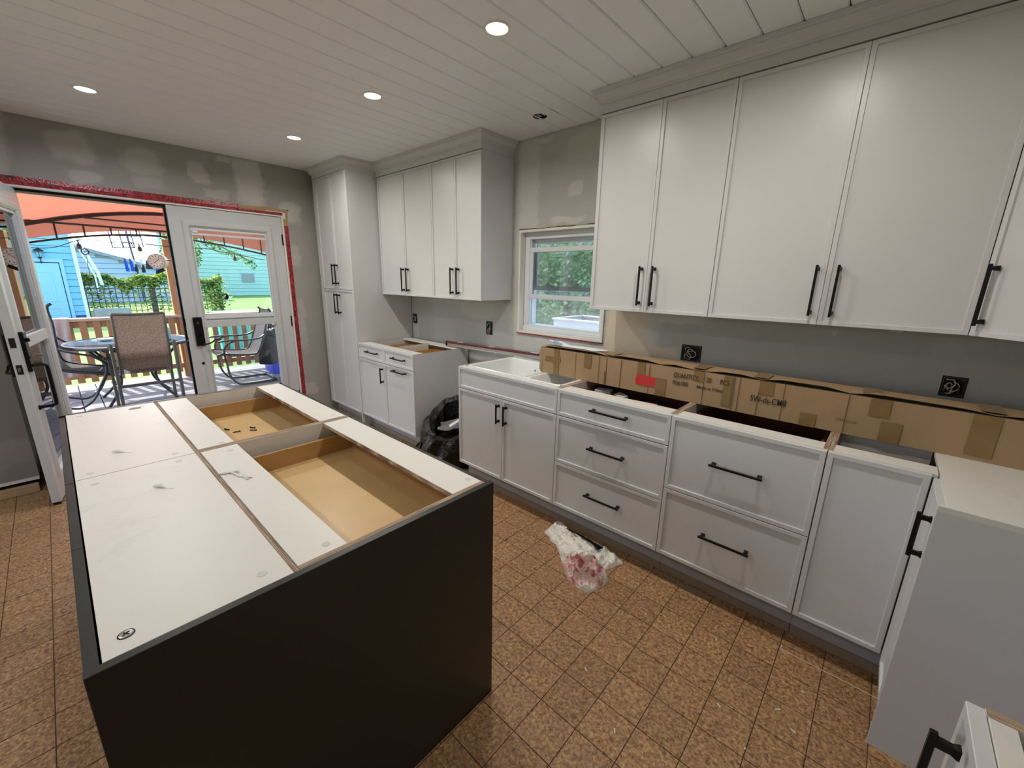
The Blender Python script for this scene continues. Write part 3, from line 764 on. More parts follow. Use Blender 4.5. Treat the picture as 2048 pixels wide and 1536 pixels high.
# ------------------------------------------------------------------ island (dark green-grey)
IT = .875
def island():
    g_ = 'island carcasses'
    def shallow(x0, x1, xs, label, doors=True):
        r = thing('island_cabinet', label, 'cabinet', (x0, -2.690, 0)); w_ = x1-x0
        for x in (0, w_-.016): side_panel(r, x, x+.016, .0225, .336, .115, IT-.0165 if True else IT, 'melamine')
        panel(r, 'top_board', (.0005, w_-.0005, .024, .334, IT-.016, IT), 'melamine')
        side_panel(r, .0, w_, .3362, .3465, .115, IT-.003, 'melamine', 'ply_y', 'back_panel')
        panel(r, 'bottom_panel', (.016, w_-.016, .0225, .336, .115, .131), 'melamine')
        panel(r, 'toe_board', (0, w_, .08, .095, FZ, .115), 'dark_green')
        hw = w_/2
        for k in range(2): add_front(r, 'door', k*hw+g/2, .115, hw-g, .870-.115, 'dark_green', None)
        return r
    a = shallow(1.930, 2.833, 0, 'far shallow island cabinet with closed white top nearest the patio doors')
    b = shallow(2.836, 3.7655, 0, 'near shallow island cabinet with a smudged closed white top in the left foreground')
    def caps(r, pts, x0, y0=-2.690):
        for (x, y) in pts:
            MB().lathe([(.0, 0), (.0105, 0), (.0100, .0007), (0, .0008)], 'cap', 18, Matrix.Translation((x-x0, y-y0, IT))).build('screw_cap', None, r)
    caps(a, [(2.795, -2.631), (2.792, -2.409), (1.985, -2.625), (1.985, -2.41)], 1.930)
    caps(b, [(2.880, -2.411), (2.903, -2.625), (3.719, -2.407)], 2.836)
    sc = MB(); M = Matrix.Translation((3.716-2.836, -2.631+2.690, IT))
    sc.lathe([(.0105, .0001), (.0105, .0012), (.0085, .0016), (.0, .0020)], 'steel', 20, M); sc.build('screw_head', None, b)
    cr = MB(); cr.box(-.006, .006, -.0011, .0011, .0018, .0024, 'dark_hole', M @ Matrix.Rotation(.6, 4, 'Z')); cr.box(-.0011, .0011, -.006, .006, .0018, .0024, 'dark_hole', M @ Matrix.Rotation(.6, 4, 'Z'))
    cr.lathe([(.0112, .0001), (.0128, .0001), (.0128, .0006), (.0112, .0006)], 'dark_hole', 20, M, cap=False)
    cr.build('screw_slot', None, b)
    mk = MB(); M2 = Matrix.Translation((2.005-1.93, -2.435+2.690, IT))
    mk.box(-.012, .012, -.022, .022, .0001, .0008, 'lath', M2); mk.box(-.020, -.016, -.012, .012, .0001, .0008, 'lath', M2); mk.build('hinge_plate_mark', None, a)
    def deep(x0, x1, label):
        r = thing('island_drawer_cabinet', label, 'cabinet', (x1, -1.742, 0), PI); w_ = x1-x0       # local +x -> world -x, front faces +y
        for x in (0, w_-.016): side_panel(r, x, x+.016, .0205, .600, .115, IT)
        side_panel(r, .016, w_-.016, .590, .600, .115, IT-.016, 'melamine', 'ply_y', 'back_panel')
        panel(r, 'bottom_panel', (.016, w_-.016, .0205, .590, .115, .131), 'melamine')
        panel(r, 'front_stretcher', (.0163, w_-.0163, .0215, .142, IT-.016, IT-.0002), 'melamine')
        panel(r, 'rear_stretcher', (.0163, w_-.0163, .482, .5995, IT-.016, IT-.0002), 'melamine')
        panel(r, 'stretcher_edge', (.0163, w_-.0163, .1422, .1430, IT-.016, IT-.0006), 'ply_y'); 
        panel(r, 'toe_board', (0, w_, .08, .095, FZ, .115), 'dark_green')
        drawer_box(r, .045, w_-.045, .030, .572, .722, .815)
        for (z0, z1, hz) in ((.722, .870, .80), (.42, .718, .60), (.115, .416, .30)):
            add_front(r, 'drawer_front', g, z0, w_-2*g, z1-z0, 'dark_green', ('h', w_/2, hz-z0, .222))
        return r
    c = deep(1.930, 2.822, 'far open-top island drawer cabinet with loose screws in its drawer')
    d = deep(2.826, 3.7655, 'near open-top island drawer cabinet showing an empty birch drawer')
    for r, pts, x1 in ((c, [(2.787, -2.262), (2.76, -1.80)], 2.822), (d, [(3.715, -2.262), (2.898, -2.261), (3.709, -1.786)], 3.7655)):
        for (x, y) in pts:
            MB().lathe([(.0, 0), (.0105, 0), (.0100, .0007), (0, .0008)], 'cap', 18, Matrix.Translation((x1-x, -1.742-y, IT-.0002))).build('screw_cap', None, r)
    MB().box(3.7665, 3.786, -2.690, -1.742, .003, IT+.001, 'dark_green', None, .001).build('island_end_panel', None)
    o = bpy.data.objects['island_end_panel']; tag(o, 'large dark green-grey end panel of the island facing the camera', 'panel')
    o = MB().box(1.910, 1.929, -2.690, -1.742, .003, IT+.001, 'dark_green', None, .001).build('island_end_panel', None)
    tag(o, 'dark green-grey end panel on the patio side of the island', 'panel')
island()
def loose_screw(x, y, z, rot, label):
    M = Matrix.Rotation(PI/2, 4, 'Y')
    m = MB(); m.lathe([(.0, -.018), (.0022, -.012), (.0024, .012), (.0045, .0165), (.0045, .018), (.0, .018)], 'black', 10, M)
    for k in range(6): m.lathe([(.0018, -.012+.003*k), (.0034, -.0105+.003*k), (.0018, -.009+.003*k)], 'black', 10, M, cap=False)
    o = m.build('screw', None, None, loc=(x, y, z+.0046), rotz=rot); tag(o, label, 'screw')
for (x, y, rt_, lb) in ((2.225, -2.125, .4, 'black screw lying leftmost in the far island drawer'), (2.300, -2.100, 1.5, 'short-looking black screw seen end on in the far island drawer'),
                       (2.285, -2.025, .5, 'black screw farthest back in the far island drawer'), (2.330, -2.035, .85, 'black screw nearest the window side in the far island drawer')):
    loose_screw(x, y, .740, rt_, lb)
MAT['silicone'] = simple('dried_clear_silicone', (.80, .79, .76, 1), .12, var=.02)
def blob(x, y, rot, sc, label):
    m = MB(); pts = [(-.022, 0, .003), (-.014, .002, .006), (0, .003, .006), (.012, 0, .003), (.028, -.003, .0018), (.045, -.002, .001)]
    m.tube([(a*sc, b*sc, c*sc) for a, b, c in smooth_path(pts, 4)], .004, 'silicone', 8, rs=[max(.0008, (.006*math.exp(-((i-7)/6)**2)))*sc for i in range(21)])
    o = m.build('silicone_blob', None, None, smooth=True, loc=(x, y, IT+.0005), rotz=rot); tag(o, label, 'sealant')
blob(2.640, -2.548, .9, 1.0, 'small dried sealant blob with a tail on the far white island top')
blob(3.075, -2.491, .7, 1.0, 'dried clear sealant blob on the near white island top')
def sealant_string():
    m = MB(); m.tube(smooth_path([(3.10, -2.345, IT+.003), (3.115, -2.315, IT+.005), (3.14, -2.305, IT+.004), (3.165, -2.30, IT+.003), (3.20, -2.275, IT+.002)], 5), .0028, 'silicone', 6)
    m.tube([(3.108, -2.335, IT+.004), (3.118, -2.292, IT+.004), (3.132, -2.297, IT+.004)], .0035, 'silicone', 6)
    m.box(3.155, 3.205, -2.293, -2.284, IT+.0005, IT+.002, 'silicone', Matrix())
    o = m.build('sealant_string', None, None, smooth=True); tag(o, 'clear sealant string with cut nozzle tip lying across the plywood strip of the island', 'sealant')
sealant_string()

# ------------------------------------------------------------------ long cardboard box on the base run
def cardboard_box():
    x0, x1, yf, yb, z0, z1 = 2.955, 5.40, -.440, -.270, CT+.0005, CT+.173
    r = thing('cardboard_box', 'very long closed cardboard box lying across the open base cabinets', 'box', (x0, yf, z0))
    L = x1-x0; D = yb-yf; Hh = z1-z0; t = .004
    m = MB(); n = 48
    # front face slightly buckled
    vs = []; fs = []
    for i in range(n+1):
        x = L*i/n
        for j in range(7):
            z = Hh*j/6
            b = .0035*noise.noise(Vector((x*4, z*9, 1.3)))+.002*noise.noise(Vector((x*15, z*5, 4)))
            vs.append((x+(.006*math.sin(j) if i == 0 else 0), -abs(b)*.8, z))
    for i in range(n):
        for j in range(6): fs.append((i*7+j, (i+1)*7+j, (i+1)*7+j+1, i*7+j+1))
    m.add(vs, fs, 'card')
    m.box(0, L, .002, D, 0, t, 'card'); m.box(0, L, D-t, D, t, Hh, 'card'); m.box(L-t, L, .002, D-t, t, Hh, 'card'); m.box(0, t, .002, D-t, t, Hh, 'card')
    m.build('box_wall', None, r)
    # top flaps, front one lifted so a dark slit shows
    f = MB(); nn = 30; vs = []; fs = []
    for i in range(nn+1):
        x = L*i/nn; s_ = .010+.006*abs(math.sin(x*3.1))
        if any(abs(x-c) < .05 for c in (.50, .80, 1.02, 1.30, 1.66, 2.05)): s_ = .003
        vs += [(x, .004, Hh+s_), (x, D*.55, Hh+.006), (x, .004, Hh+s_+.0035), (x, D*.55, Hh+.0095)]
    for i in range(nn):
        a = i*4; b = a+4
        fs += [(a, b, b+1, a+1), (a+2, a+3, b+3, b+2), (a, a+2, b+2, b), (a+1, b+1, b+3, a+3)]
    fs += [(0, 1, 3, 2), (nn*4, nn*4+2, nn*4+3, nn*4+1)]
    f.add(vs, fs, 'card'); f.build('front_flap', None, r)
    MB().box(0, L, D*.5, D, Hh+.0005, Hh+.004, 'card').build('rear_flap', None, r)
    MB().box(.002, L-.002, .003, .012, Hh-.002, Hh+.0022, 'dark_hole').build('flap_gap', None, r)
    # torn left end flap
    e = MB(); e.prism([(-.004, 0), (-.022, .02), (-.018, .08), (-.026, .12), (-.010, .178), (.0, .172), (.0, 0)], 'y', -.002, .010, 'card')
    e.build('torn_end_flap', None, r)
    # parcel tape patches, creases
    def patch(a, b, c, d, mat='parcel_tape', nm='tape_patch'): MB().box(a, b, -.0046, -.0032, c, d, mat).build(nm, None, r)
    for (a, b, c, d) in ((.03, .155, .085, .118), (.10, .14, .0, .085), (.10, .14, .118, .172), (.335, .385, .085, .173), (.69, .735, .10, .173), (.80, .86, .005, .10), (1.00, 1.05, .12, .173),
                         (1.145, 1.185, .02, .173), (1.30, 1.36, .11, .173), (1.475, 1.535, .0, .06), (1.70, 1.765, .10, .173), (1.745, 1.81, .0, .085), (1.985, 2.055, .02, .173)): patch(a, b, c, d)
    for (a, b, c, d) in ((.49, .493, 0, .17), (.585, .588, 0, .173), (.76, .7625, 0, .173), (1.05, 1.053, 0, .173), (1.19, 1.194, 0, .173), (1.215, 1.218, 0, .173), (1.30, 1.3025, 0, .12), (1.40, 1.4025, .0, .173), (1.63, 1.6325, .0, .173), (.44, .442, .0, .17), (.27, .272, .0, .17)):
        patch(a, b, c, d, 'card_dark', 'crease')
    for x in (.50, 1.02, 1.30, 1.70, 2.03): MB().box(x-.03, x+.03, .0, D*.8, Hh+.0135, Hh+.0145, 'parcel_tape').build('tape_patch', None, r)
    m = MB(); m.box(.478, .484, -.010, -.004, .008, .085, 'card', bev=.001); m.build('raised_seam', None, r)
    MB().prism([(.685, .045), (.80, .045), (.80, .098), (.70, .104), (.684, .085)], 'y', -.0052, -.0040, 'red_sticker').build('red_sticker', None, r)
    def text(s_, x, z, size, sx=.8, shear=0):
        c = bpy.data.curves.new('lettering', 'FONT'); c.body = s_; c.size = size; c.extrude = .0004; c.resolution_u = 3
        c.offset = .0002
        o = bpy.data.objects.new('lettering', c); COL.objects.link(o)
        bpy.context.view_layer.update()
        me = bpy.data.meshes.new_from_object(o.evaluated_get(bpy.context.evaluated_depsgraph_get()))
        bpy.data.objects.remove(o)
        me.materials.clear(); me.materials.append(MAT['ink'])
        me.transform(Matrix.Translation((x, -.0050, z)) @ Matrix.Rotation(PI/2, 4, 'X') @ Matrix.Diagonal((sx, 1, 1, 1)))
        o = link('lettering', me, r)
    text('QUANTITY:', .895, .122, .036, .70); text('20', 1.062, .122, .036, .72); text('PCS', 1.128, .122, .036, .74)
    text('PO#:1003', .895, .082, .032, .62); text('Made in China', 1.020, .084, .021, 1.05)
    text('SW-ds-CM8', 1.270, .070, .042, .70)
    sc = MB()
    for k in range(5): sc.box(.70+.018*k, .702+.018*k, -.0056, -.0050, .060+.004*(k % 2), .092, 'card_dark')
    sc.build('marker_scribble', None, r)
    hs = MB(); hs.tube([(1.60+.010*k, -.0048, .062+.003*math.sin(k)) for k in range(8)], .0012, 'card_dark', 5); hs.build('dent_line', None, r)
cardboard_box()
MAT['paper'] = simple('white_paper', (.80, .82, .84, 1), .6, var=.02)
MAT['blue_print'] = simple('light_blue_print', (.18, .45, .70, 1), .5)
def papers():
    z = CT+.190
    m = MB(); pts = []
    vs = []; fs = []; n = 14
    for i in range(n+1):
        for j in range(3):
            x = .36*i/n; y = .09*j/2
            vs.append((x, y, .006*noise.noise(Vector((x*9, y*20, 2)))+(.016*(1-i/3) if i < 3 else 0)+.003))
    for i in range(n):
        for j in range(2): fs.append((i*3+j, (i+1)*3+j, (i+1)*3+j+1, i*3+j+1))
    b = len(vs); vs2 = [(x, y, z_-.0006) for x, y, z_ in vs]
    m.add(vs, fs, 'paper'); m.add(vs2, [f[::-1] for f in fs], 'paper')
    o = m.build('plastic_wrap', None, None, loc=(3.03, -.425, z), rotz=.06); tag(o, 'white paper sheet lying along the left top of the cardboard box', 'paper')
    m = MB(); m.box(-.05, .05, -.025, .025, 0, .0015, 'blue_print', None); m.box(-.045, -.01, -.02, .02, .0015, .0020, 'paper')
    o = m.build('leaflet', None, None, loc=(3.03, -.40, z+.020), rotz=.5); o.rotation_euler[1] = .25; tag(o, 'small light blue leaflet on the left end of the cardboard box', 'leaflet')
papers()
def spirit_level():
    r = thing('spirit_level', 'long red and silver spirit level bridging from the small cabinet to the sink cabinet', 'level', (1.530, -.118, .8895), 0)
    L = 1.55; a = math.atan2(.0255, 1.13)
    r.rotation_euler = (0, -a, 0)
    m = MB(); m.box(.01, L, -.012, .012, 0, .008, 'steel'); m.box(.01, L, -.012, .012, .040, .048, 'steel'); m.box(.01, L, -.004, .004, .008, .040, 'steel'); m.build('beam', None, r)
    for (p, q) in ((.012, L),): MB().box(p, q, -.0125, -.0118, .030, .047, 'level_red').build('red_stripe', None, r); MB().box(p, q, -.0115, .0115, .0482, .0490, 'level_red').build('red_top_band', None, r)
    for x in (.20, .62, 1.10): MB().box(x-.035, x+.035, -.013, .013, .0495, .0503, 'paper').build('top_label', None, r)
    MB().box(.0, .012, -.014, .014, -.0005, .050, 'black', None, .003).build('end_cap', None, r)
MAT['level_red'] = simple('level_red_enamel', (.13, .008, .012, 1), .4)
spirit_level()

# ------------------------------------------------------------------ black bin bag between the small base unit and the sink unit
def black_bag():
    r = thing('bin_bag', 'open black bin bag with crumpled paper on the floor beside the sink cabinet', 'bin bag', (2.075, -.500, FZ))
    rings = []; ns = 44
    prof = [(.02, 0), (.22, .0), (.275, .04), (.29, .12), (.285, .20), (.27, .28), (.245, .33), (.20, .345), (.165, .32), (.15, .26), (.14, .18), (.05, .16)]
    for i, (rr, z) in enumerate(prof):
        ring = []
        for j in range(ns):
            a = 2*PI*j/ns
            nz = noise.noise(Vector((math.cos(a)*2.2, math.sin(a)*2.2, z*6)))
            fold = .10*math.sin(a*7+z*8)*.35+.05*math.sin(a*13+2)
            k = 1+.16*nz+(fold*.5 if i > 1 else fold*.2)
            x = rr*math.cos(a)*k*.92; y = rr*math.sin(a)*k*.95
            zz = z
            if i >= 4:   # mouth leans to the front right, back rim stands up
                back = max(0, math.sin(a-.2)*.6+.5)+.3*max(0, -math.cos(a))
                zz = z*(.78+.60*back)+.02*nz
            if i == 0: zz = 0
            ring.append((x, y, max(0, zz)))
        rings.append(ring)
    m = MB(); m.loft(rings, 'blackbag'); o = m.build('bag', None, r, smooth=False)
    # flared corner of the bag at the left front
    f = MB(); pts = [(-.24, -.14, .16), (-.30, -.17, .10), (-.345, -.19, .0), (-.22, -.23, .0), (-.15, -.24, .14), (-.2, -.17, .2)]
    f.add([*pts, (-.22, -.12, .02)], [(0, 1, 2), (0, 2, 3), (0, 3, 4), (0, 4, 5), (6, 2, 1), (6, 3, 2), (6, 1, 0), (6, 4, 3), (6, 5, 4), (6, 0, 5)], 'blackbag'); f.build('loose_corner', None, r)
    return r
black_bag()
MAT['paper_grey'] = simple('crumpled_grey_paper', (.22, .215, .21, 1), .7, var=.12, scale=20)
def crumple(name, loc, size, seed, mat, label, rot=(0, 0, 0)):
    vs = []; fs = []; n = 7
    for i in range(n):
        for j in range(n):
            x = (i/(n-1)-.5)*size[0]; y = (j/(n-1)-.5)*size[1]
            vs.append((x, y, size[2]*noise.noise(Vector((x*18+seed, y*18, seed*3.1)))))
    for i in range(n-1):
        for j in range(n-1): fs.append((i*n+j, (i+1)*n+j, (i+1)*n+j+1, i*n+j+1))
    m = MB(); m.add(vs, fs, mat); m.add([(x, y, z-.001) for x, y, z in vs], [f[::-1] for f in fs], mat)
    o = m.build(name, None, None, loc=loc); o.rotation_euler = rot; tag(o, label, 'waste paper')
crumple('packing_paper', (2.085, -.505, .325), (.25, .12, .05), 2, 'paper_grey', 'grey crumpled packing paper inside the black bin bag', (.35, -.25, .65))
crumple('paper_scrap', (2.175, -.545, .375), (.13, .055, .02), 5, 'paper', 'bright folded paper scrap on top of the black bin bag waste', (.2, -.5, .75))

# ------------------------------------------------------------------ white plastic bag on the floor
def white_bag():
    out = [(3.306, -.803), (3.301, -.739), (3.289, -.655), (3.341, -.640), (3.423, -.690), (3.48, -.685), (3.533, -.683), (3.63, -.672), (3.677, -.678), (3.738, -.696), (3.801, -.728), (3.772, -.799), (3.755, -.845), (3.808, -.901), (3.812, -.944), (3.786, -1.055), (3.729, -1.060), (3.654, -1.050), (3.597, -.996), (3.539, -.945), (3.433, -.851), (3.384, -.843), (3.354, -.815)]
    c = (3.58, -.84)
    def inside(p):
        k = False; n = len(out)
        for i in range(n):
            a, b = out[i], out[(i+1) % n]
            if (a[1] > p[1]) != (b[1] > p[1]) and p[0] < (b[0]-a[0])*(p[1]-a[1])/(b[1]-a[1])+a[0]: k = not k
        return k
    def dist(p):
        d = 9
        for i in range(len(out)):
            a = Vector(out[i]); b = Vector(out[(i+1) % len(out)]); q_ = Vector(p); t = max(0, min(1, (q_-a).dot(b-a)/(b-a).length_squared)); d = min(d, (q_-(a+(b-a)*t)).length)
        return d
    bm = bmesh.new()
    vs = [bm.verts.new((x, y, 0)) for x, y in out]
    for i in range(len(vs)): bm.edges.new((vs[i], vs[(i+1) % len(vs)]))
    bmesh.ops.triangle_fill(bm, edges=bm.edges[:], use_beauty=True)
    for _ in range(5):
        bmesh.ops.subdivide_edges(bm, edges=[e for e in bm.edges if e.calc_length() > .011], cuts=1)
        bmesh.ops.triangulate(bm, faces=bm.faces[:])
    for v in bm.verts:
        x, y = v.co.x, v.co.y; d = min(dist((x, y)), .06)
        head = math.exp(-(((x-3.70)/.10)**2+((y+.95)/.09)**2))
        rid = abs(noise.noise(Vector((x*13, y*17, .7))))
        v.co.z = .004+(math.sqrt(d/.06))*(.020+.045*head)+min(1, d/.02)*(.034*max(-.6, 1-rid*3.2)*.8+.012*(1-3*abs(noise.noise(Vector((x*34, y*34, 3))))))*(.6+.9*head)
        v.co.z = max(.003, v.co.z)
        if d < 1e-4: v.co.z = .001
    me = bpy.data.meshes.new('plastic_bag'); bm.to_mesh(me); bm.free(); me.materials.append(MAT['whitebag'])
    o = link('plastic_bag', me, None, (0, 0, FZ)); tag(o, 'crumpled white plastic bag with red print lying on the vinyl floor', 'plastic bag')
    s_ = MB(); top = [(3.408, -.728, .047), (3.50, -.727, .052), (3.60, -.738, .055), (3.684, -.748, .056), (3.675, -.788, .060), (3.62, -.762, .058), (3.50, -.738, .053)]
    s_.add([(x, y, z-.004) for x, y, z in top]+[(x, y, z) for x, y, z in top], [list(range(7))[::-1], list(range(7, 14))]+[(i, (i+1) % 7, 7+(i+1) % 7, 7+i) for i in range(7)], 'black')
    s_.build('black_edge_strip', None, o)
white_bag()
MAT['chip'] = simple('white_plaster_chip', (.72, .68, .60, 1), .8)
MAT['dust'] = simple('grey_adhesive_smear', (.30, .27, .20, 1), .9, var=.2, scale=40)
deb = MB(); rnd = random.Random(4)
for (x, y) in [(4.605, -1.069), (4.44, -1.204), (4.662, -.924), (3.30, -1.45), (4.20, -1.55), (4.05, -.98), (4.34, -.90), (3.0, -1.2), (4.55, -1.30), (4.66, -1.12), (3.75, -1.62), (4.5, -1.55), (4.0, -1.42)]+[(rnd.uniform(.6, 1.7), rnd.uniform(-3.4, -2.75)) for _ in range(7)]:
    a = rnd.random()*3; s_ = rnd.uniform(.5, 1.2)
    deb.box(-.008*s_, .008*s_, -.0022, .0022, 0, .002, 'chip', Matrix.Translation((x, y, FZ+.0001)) @ Matrix.Rotation(a, 4, 'Z'))
o = deb.build('plaster_crumbs', None, None, kind='stuff'); tag(o, 'scattered white plaster crumbs on the vinyl floor', 'debris')
m = MB(); m.box(4.56, 4.90, -.7585, -.7560, 0, .0012, 'chip'); m.box(4.558, 4.5605, -.7585, -.735, 0, .0012, 'chip')
o = m.build('scraped_line', None, None, loc=(0, 0, FZ)); tag(o, 'thin pale scraped line on the floor along the corner cabinet', 'mark')
def smear():
    vs = []; n = 22; poly = []
    for i in range(n): poly.append((3.86+.42*i/(n-1), -.655-.012*abs(noise.noise(Vector((i*.7, 0, 0))))-(.030 if 11 < i < 17 else .006)))
    poly += [(4.28, -.648), (3.86, -.648)]
    m = MB(); m.prism(poly, 'z', 0, .0010, 'dust'); o = m.build('adhesive_smear', None, None, loc=(0, 0, FZ)); tag(o, 'grey adhesive smear on the floor along the toe kick of the wide drawer cabinet', 'mark')
smear()

# ------------------------------------------------------------------ patio doors
MAT['lock_brass'] = simple('latch_steel_plate', (.30, .26, .22, 1), .35, .8)
MAT['cream'] = simple('cream_threshold_vinyl', (.70, .66, .58, 1), .5)
MAT['alu'] = simple('door_sill_aluminium', (.45, .45, .46, 1), .4, .7)
def door_leaf(name, s, hinge, rot, W=.893, bolt=False):
    """local: x from hinge to latch edge, s*y points outside, interior face at y=0"""
    r = bpy.data.objects.new(name, None); COL.objects.link(r); r['kind'] = 'structure'
    r.location = hinge; r.rotation_euler[2] = rot
    T = .044; z0, z1 = .022, 2.074; ga, gb = .150, .752; gz0, gz1 = .215, 1.915
    def B(m, a, b, c, d, e, f, mat, bev=0): m.box(a, b, min(s*c, s*d), max(s*c, s*d), e, f, mat, None, bev); return m
    m = MB()
    for q in ((0, ga, z0, z1), (gb, W, z0, z1), (ga, gb, z0, gz0), (ga, gb, gz1, z1)): B(m, q[0], q[1], 0, T, q[2], q[3], 'door_paint')
    m.build('leaf', None, r)
    # raised glazing bead on both faces, mitred
    for (y0, y1) in ((0, -.014), (T, T+.014)):
        m = MB()
        def ring(i, y): return [(ga-.058+i, s*y, gz0-.058+i), (gb+.058-i, s*y, gz0-.058+i), (gb+.058-i, s*y, gz1+.058-i), (ga-.058+i, s*y, gz1+.058-i)]
        m.loft([ring(0, y0), ring(.008, y0+(y1-y0)*.6), ring(.020, y1), ring(.045, y1), ring(.060, y0)], 'door_paint', None, False, False)
        m.build('glazing_bead', None, r)
    m = MB(); t = .012
    for q in ((ga, ga+t, gz0, gz1), (gb-t, gb, gz0, gz1), (ga+t, gb-t, gz1-.022, gz1), (ga+t, gb-t, gz0, gz0+t)): B(m, q[0], q[1], .006, T-.006, q[2], q[3], 'white_pvc')
    m.build('sash_channel', None, r)
    m = MB(); B(m, ga-.012, gb+.012, -.006, T*.5, 1.036, 1.100, 'door_paint', .002); B(m, ga+.012, gb-.012, T*.5, T+.004, 1.036, 1.110, 'door_paint', .002); m.build('middle_rail', None, r)
    m = MB(); B(m, ga+.012, gb-.012, .016, .020, 1.110, gz1-.022, 'glass'); m.build('upper_pane', None, r)
    m = MB(); B(m, ga+.012, gb-.012, .016, .020, gz0+.012, 1.036, 'glass'); m.build('lower_pane', None, r)
    m = MB(); B(m, ga+.006, gb-.006, -.002, .010, 1.846, 1.866, 'white_pvc', .002); m.build('screen_bar', None, r)
    m = MB(); B(m, ga+.012, gb-.012, .002, .012, 1.112, 1.150, 'white_pvc', .004); m.build('screen_roll', None, r)
    m = MB(); B(m, gb-.05, gb-.012, -.010, .002, 1.865, 1.886, 'paper', .003); m.build('latch_tab', None, r)
    # keypad lock with thumb lever on the inside
    hx = W-.082
    m = MB(); B(m, hx-.033, hx+.033, -.001, -.024, .874, 1.134, 'black', .003); m.build('lock_plate', None, r)
    m = MB(); B(m, hx-.010, hx+.010, -.024, -.026, 1.075, 1.095, 'galv'); m.build('lock_turn', None, r)
    lv = MB(); pts = smooth_path([(hx-.01, -s*.024, .893), (hx-.035, -s*.060, .892), (hx-.075, -s*.062, .905), (hx-.105, -s*.062, .926), (hx-.150, -s*.062, .922)], 5)
    lv.tube(pts, .0065, 'black', 8); lv.build('lever', None, r, smooth=True)
    MB().lathe([(.0, 0), (.013, 0), (.013, .003), (.0, .004)], 'black', 18, Matrix.Translation((W-.078, -s*.0005, .709)) @ Matrix.Rotation(PI/2*s, 4, 'X')).build('bolt_cap', None, r)
    # outside pull handle
    m = MB(); B(m, hx-.032, hx+.032, T, T+.020, .900, 1.150, 'black', .003)
    B(m, hx-.012, hx+.012, T+.018, T+.036, 1.085, 1.110, 'black', .003)
    m.build('outer_plate', None, r)
    m = MB(); gr = [(hx, s*(T+.016), .935), (hx, s*(T+.055), .940), (hx, s*(T+.078), .930), (hx, s*(T+.080), .900), (hx, s*(T+.080), .70), (hx, s*(T+.078), .672), (hx, s*(T+.055), .662), (hx, s*(T+.004), .662)]
    m.tube(gr, .010, 'black', 8); m.lathe([(.026, 0), (.024, .006), (.012, .012), (.012, .02)], 'black', 16, Matrix.Translation((hx, s*T, .662)) @ Matrix.Rotation(-PI/2*s, 4, 'X'))
    m.build('pull_handle', None, r)
    m = MB(); m.tube(smooth_path([(hx-.004, s*(T+.02), .985), (hx-.004, s*(T+.045), 1.000), (hx-.004, s*(T+.075), .998)], 4), .006, 'steel', 6, flat=1.6); m.build('thumb_latch', None, r)
    # latch edge: mortice plates, bottom sweep
    for (a, b) in ((1.060, 1.120), (.895, .955)):
        m = MB(); B(m, W-.0005, W+.0012, .010, .036, a, b, 'dark_hole'); m.build('latch_plate', None, r)
    m = MB(); B(m, W, W+.010, .016, .028, .914, .936, 'lock_brass', .002); m.build('latch_bolt', None, r)
    m = MB(); B(m, .002, W-.002, .004, T-.004, .006, z0+.001, 'black'); m.build('bottom_sweep', None, r)
    for zc in (.25, 1.053, 1.862):
        m = MB(); B(m, -.012, .010, -.006, .008, zc-.052, zc+.052, 'black'); m.build('hinge', None, r)
    return r
door_leaf('door_1', 1 if False else -1, (-.004, -.948, 0), -PI/2)
door_leaf('door_2', 1, (-.100, -2.702, 0), PI/2-math.radians(99.5), .870)
fr = bpy.data.objects.new('trim_2', None); COL.objects.link(fr); fr['kind'] = 'structure'
m = MB()
for q in ((-.946, -.9285, 0, 2.0915), (-2.7945, -2.722, 0, 2.0915), (-2.722, -.946, 2.079, 2.0915)): m.box(-.14, .006, q[0], q[1], q[2], q[3], 'jamb')
m.build('door_jamb', None, fr)
m = MB(); m.box(-.075, -.052, -2.722, -.946, 2.064, 2.079, 'black'); m.box(-.075, -.052, -.960, -.946, .02, 2.064, 'black'); m.box(-.075, -.052, -2.722, -2.712, .02, 2.064, 'black'); m.build('weather_seal', None, fr)
m = MB(); m.box(-.10, -.076, -2.722, -.946, 2.050, 2.079, 'cream'); m.build('head_stop', None, fr)
m = MB(); m.box(-.158, .004, -2.795, -.9285, .001, .020, 'alu'); m.build('sill', None, fr)
m = MB(); m.box(-.062, -.030, -1.858, -1.8435, .022, 2.072, 'black'); m.build('centre_seal', None, fr)
def tape_run(pts, w0, w1, name, axis, mat='tape'):
    """wavy-edged strip of sheathing tape stuck on the wall face x=0"""
    m = MB(); n = len(pts); vs = []
    for i, (y, z) in enumerate(pts):
        a = w0+.006*noise.noise(Vector((i*.9, 0, 1)))+.003*random.random(); b = w1+.005*noise.noise(Vector((i*.8, 3, 1)))
        dx = .0015+.002*abs(noise.noise(Vector((i*1.3, 2, 2))))
        if axis == 'z': vs += [(dx, y, z-a), (dx+.002, y, z), (dx, y, z+b)]
        else: vs += [(dx, y-a, z), (dx+.002, y, z), (dx, y+b, z)]
    vs2 = [(0.0002, v[1], v[2]) for v in vs]; k = len(vs)
    fs = []
    for i in range(n-1):
        for j in range(2):
            a = i*3+j; fs.append((a, a+3, a+4, a+1)); 
        fs.append((k+i*3, k+i*3+2, k+i*3+5, k+i*3+3)); fs.append((i*3, k+i*3, k+i*3+3, i*3+3)); fs.append((i*3+2, i*3+5, k+i*3+5, k+i*3+2))
    m.add(vs+vs2, fs, mat); o = m.build(name, None, None); return o
o = tape_run([(-2.887+.034*i, 2.119) for i in range(48)], .026, .030, 'red_tape', 'z')
tag(o, 'red sheathing tape strip across the top of the patio door opening', 'tape')
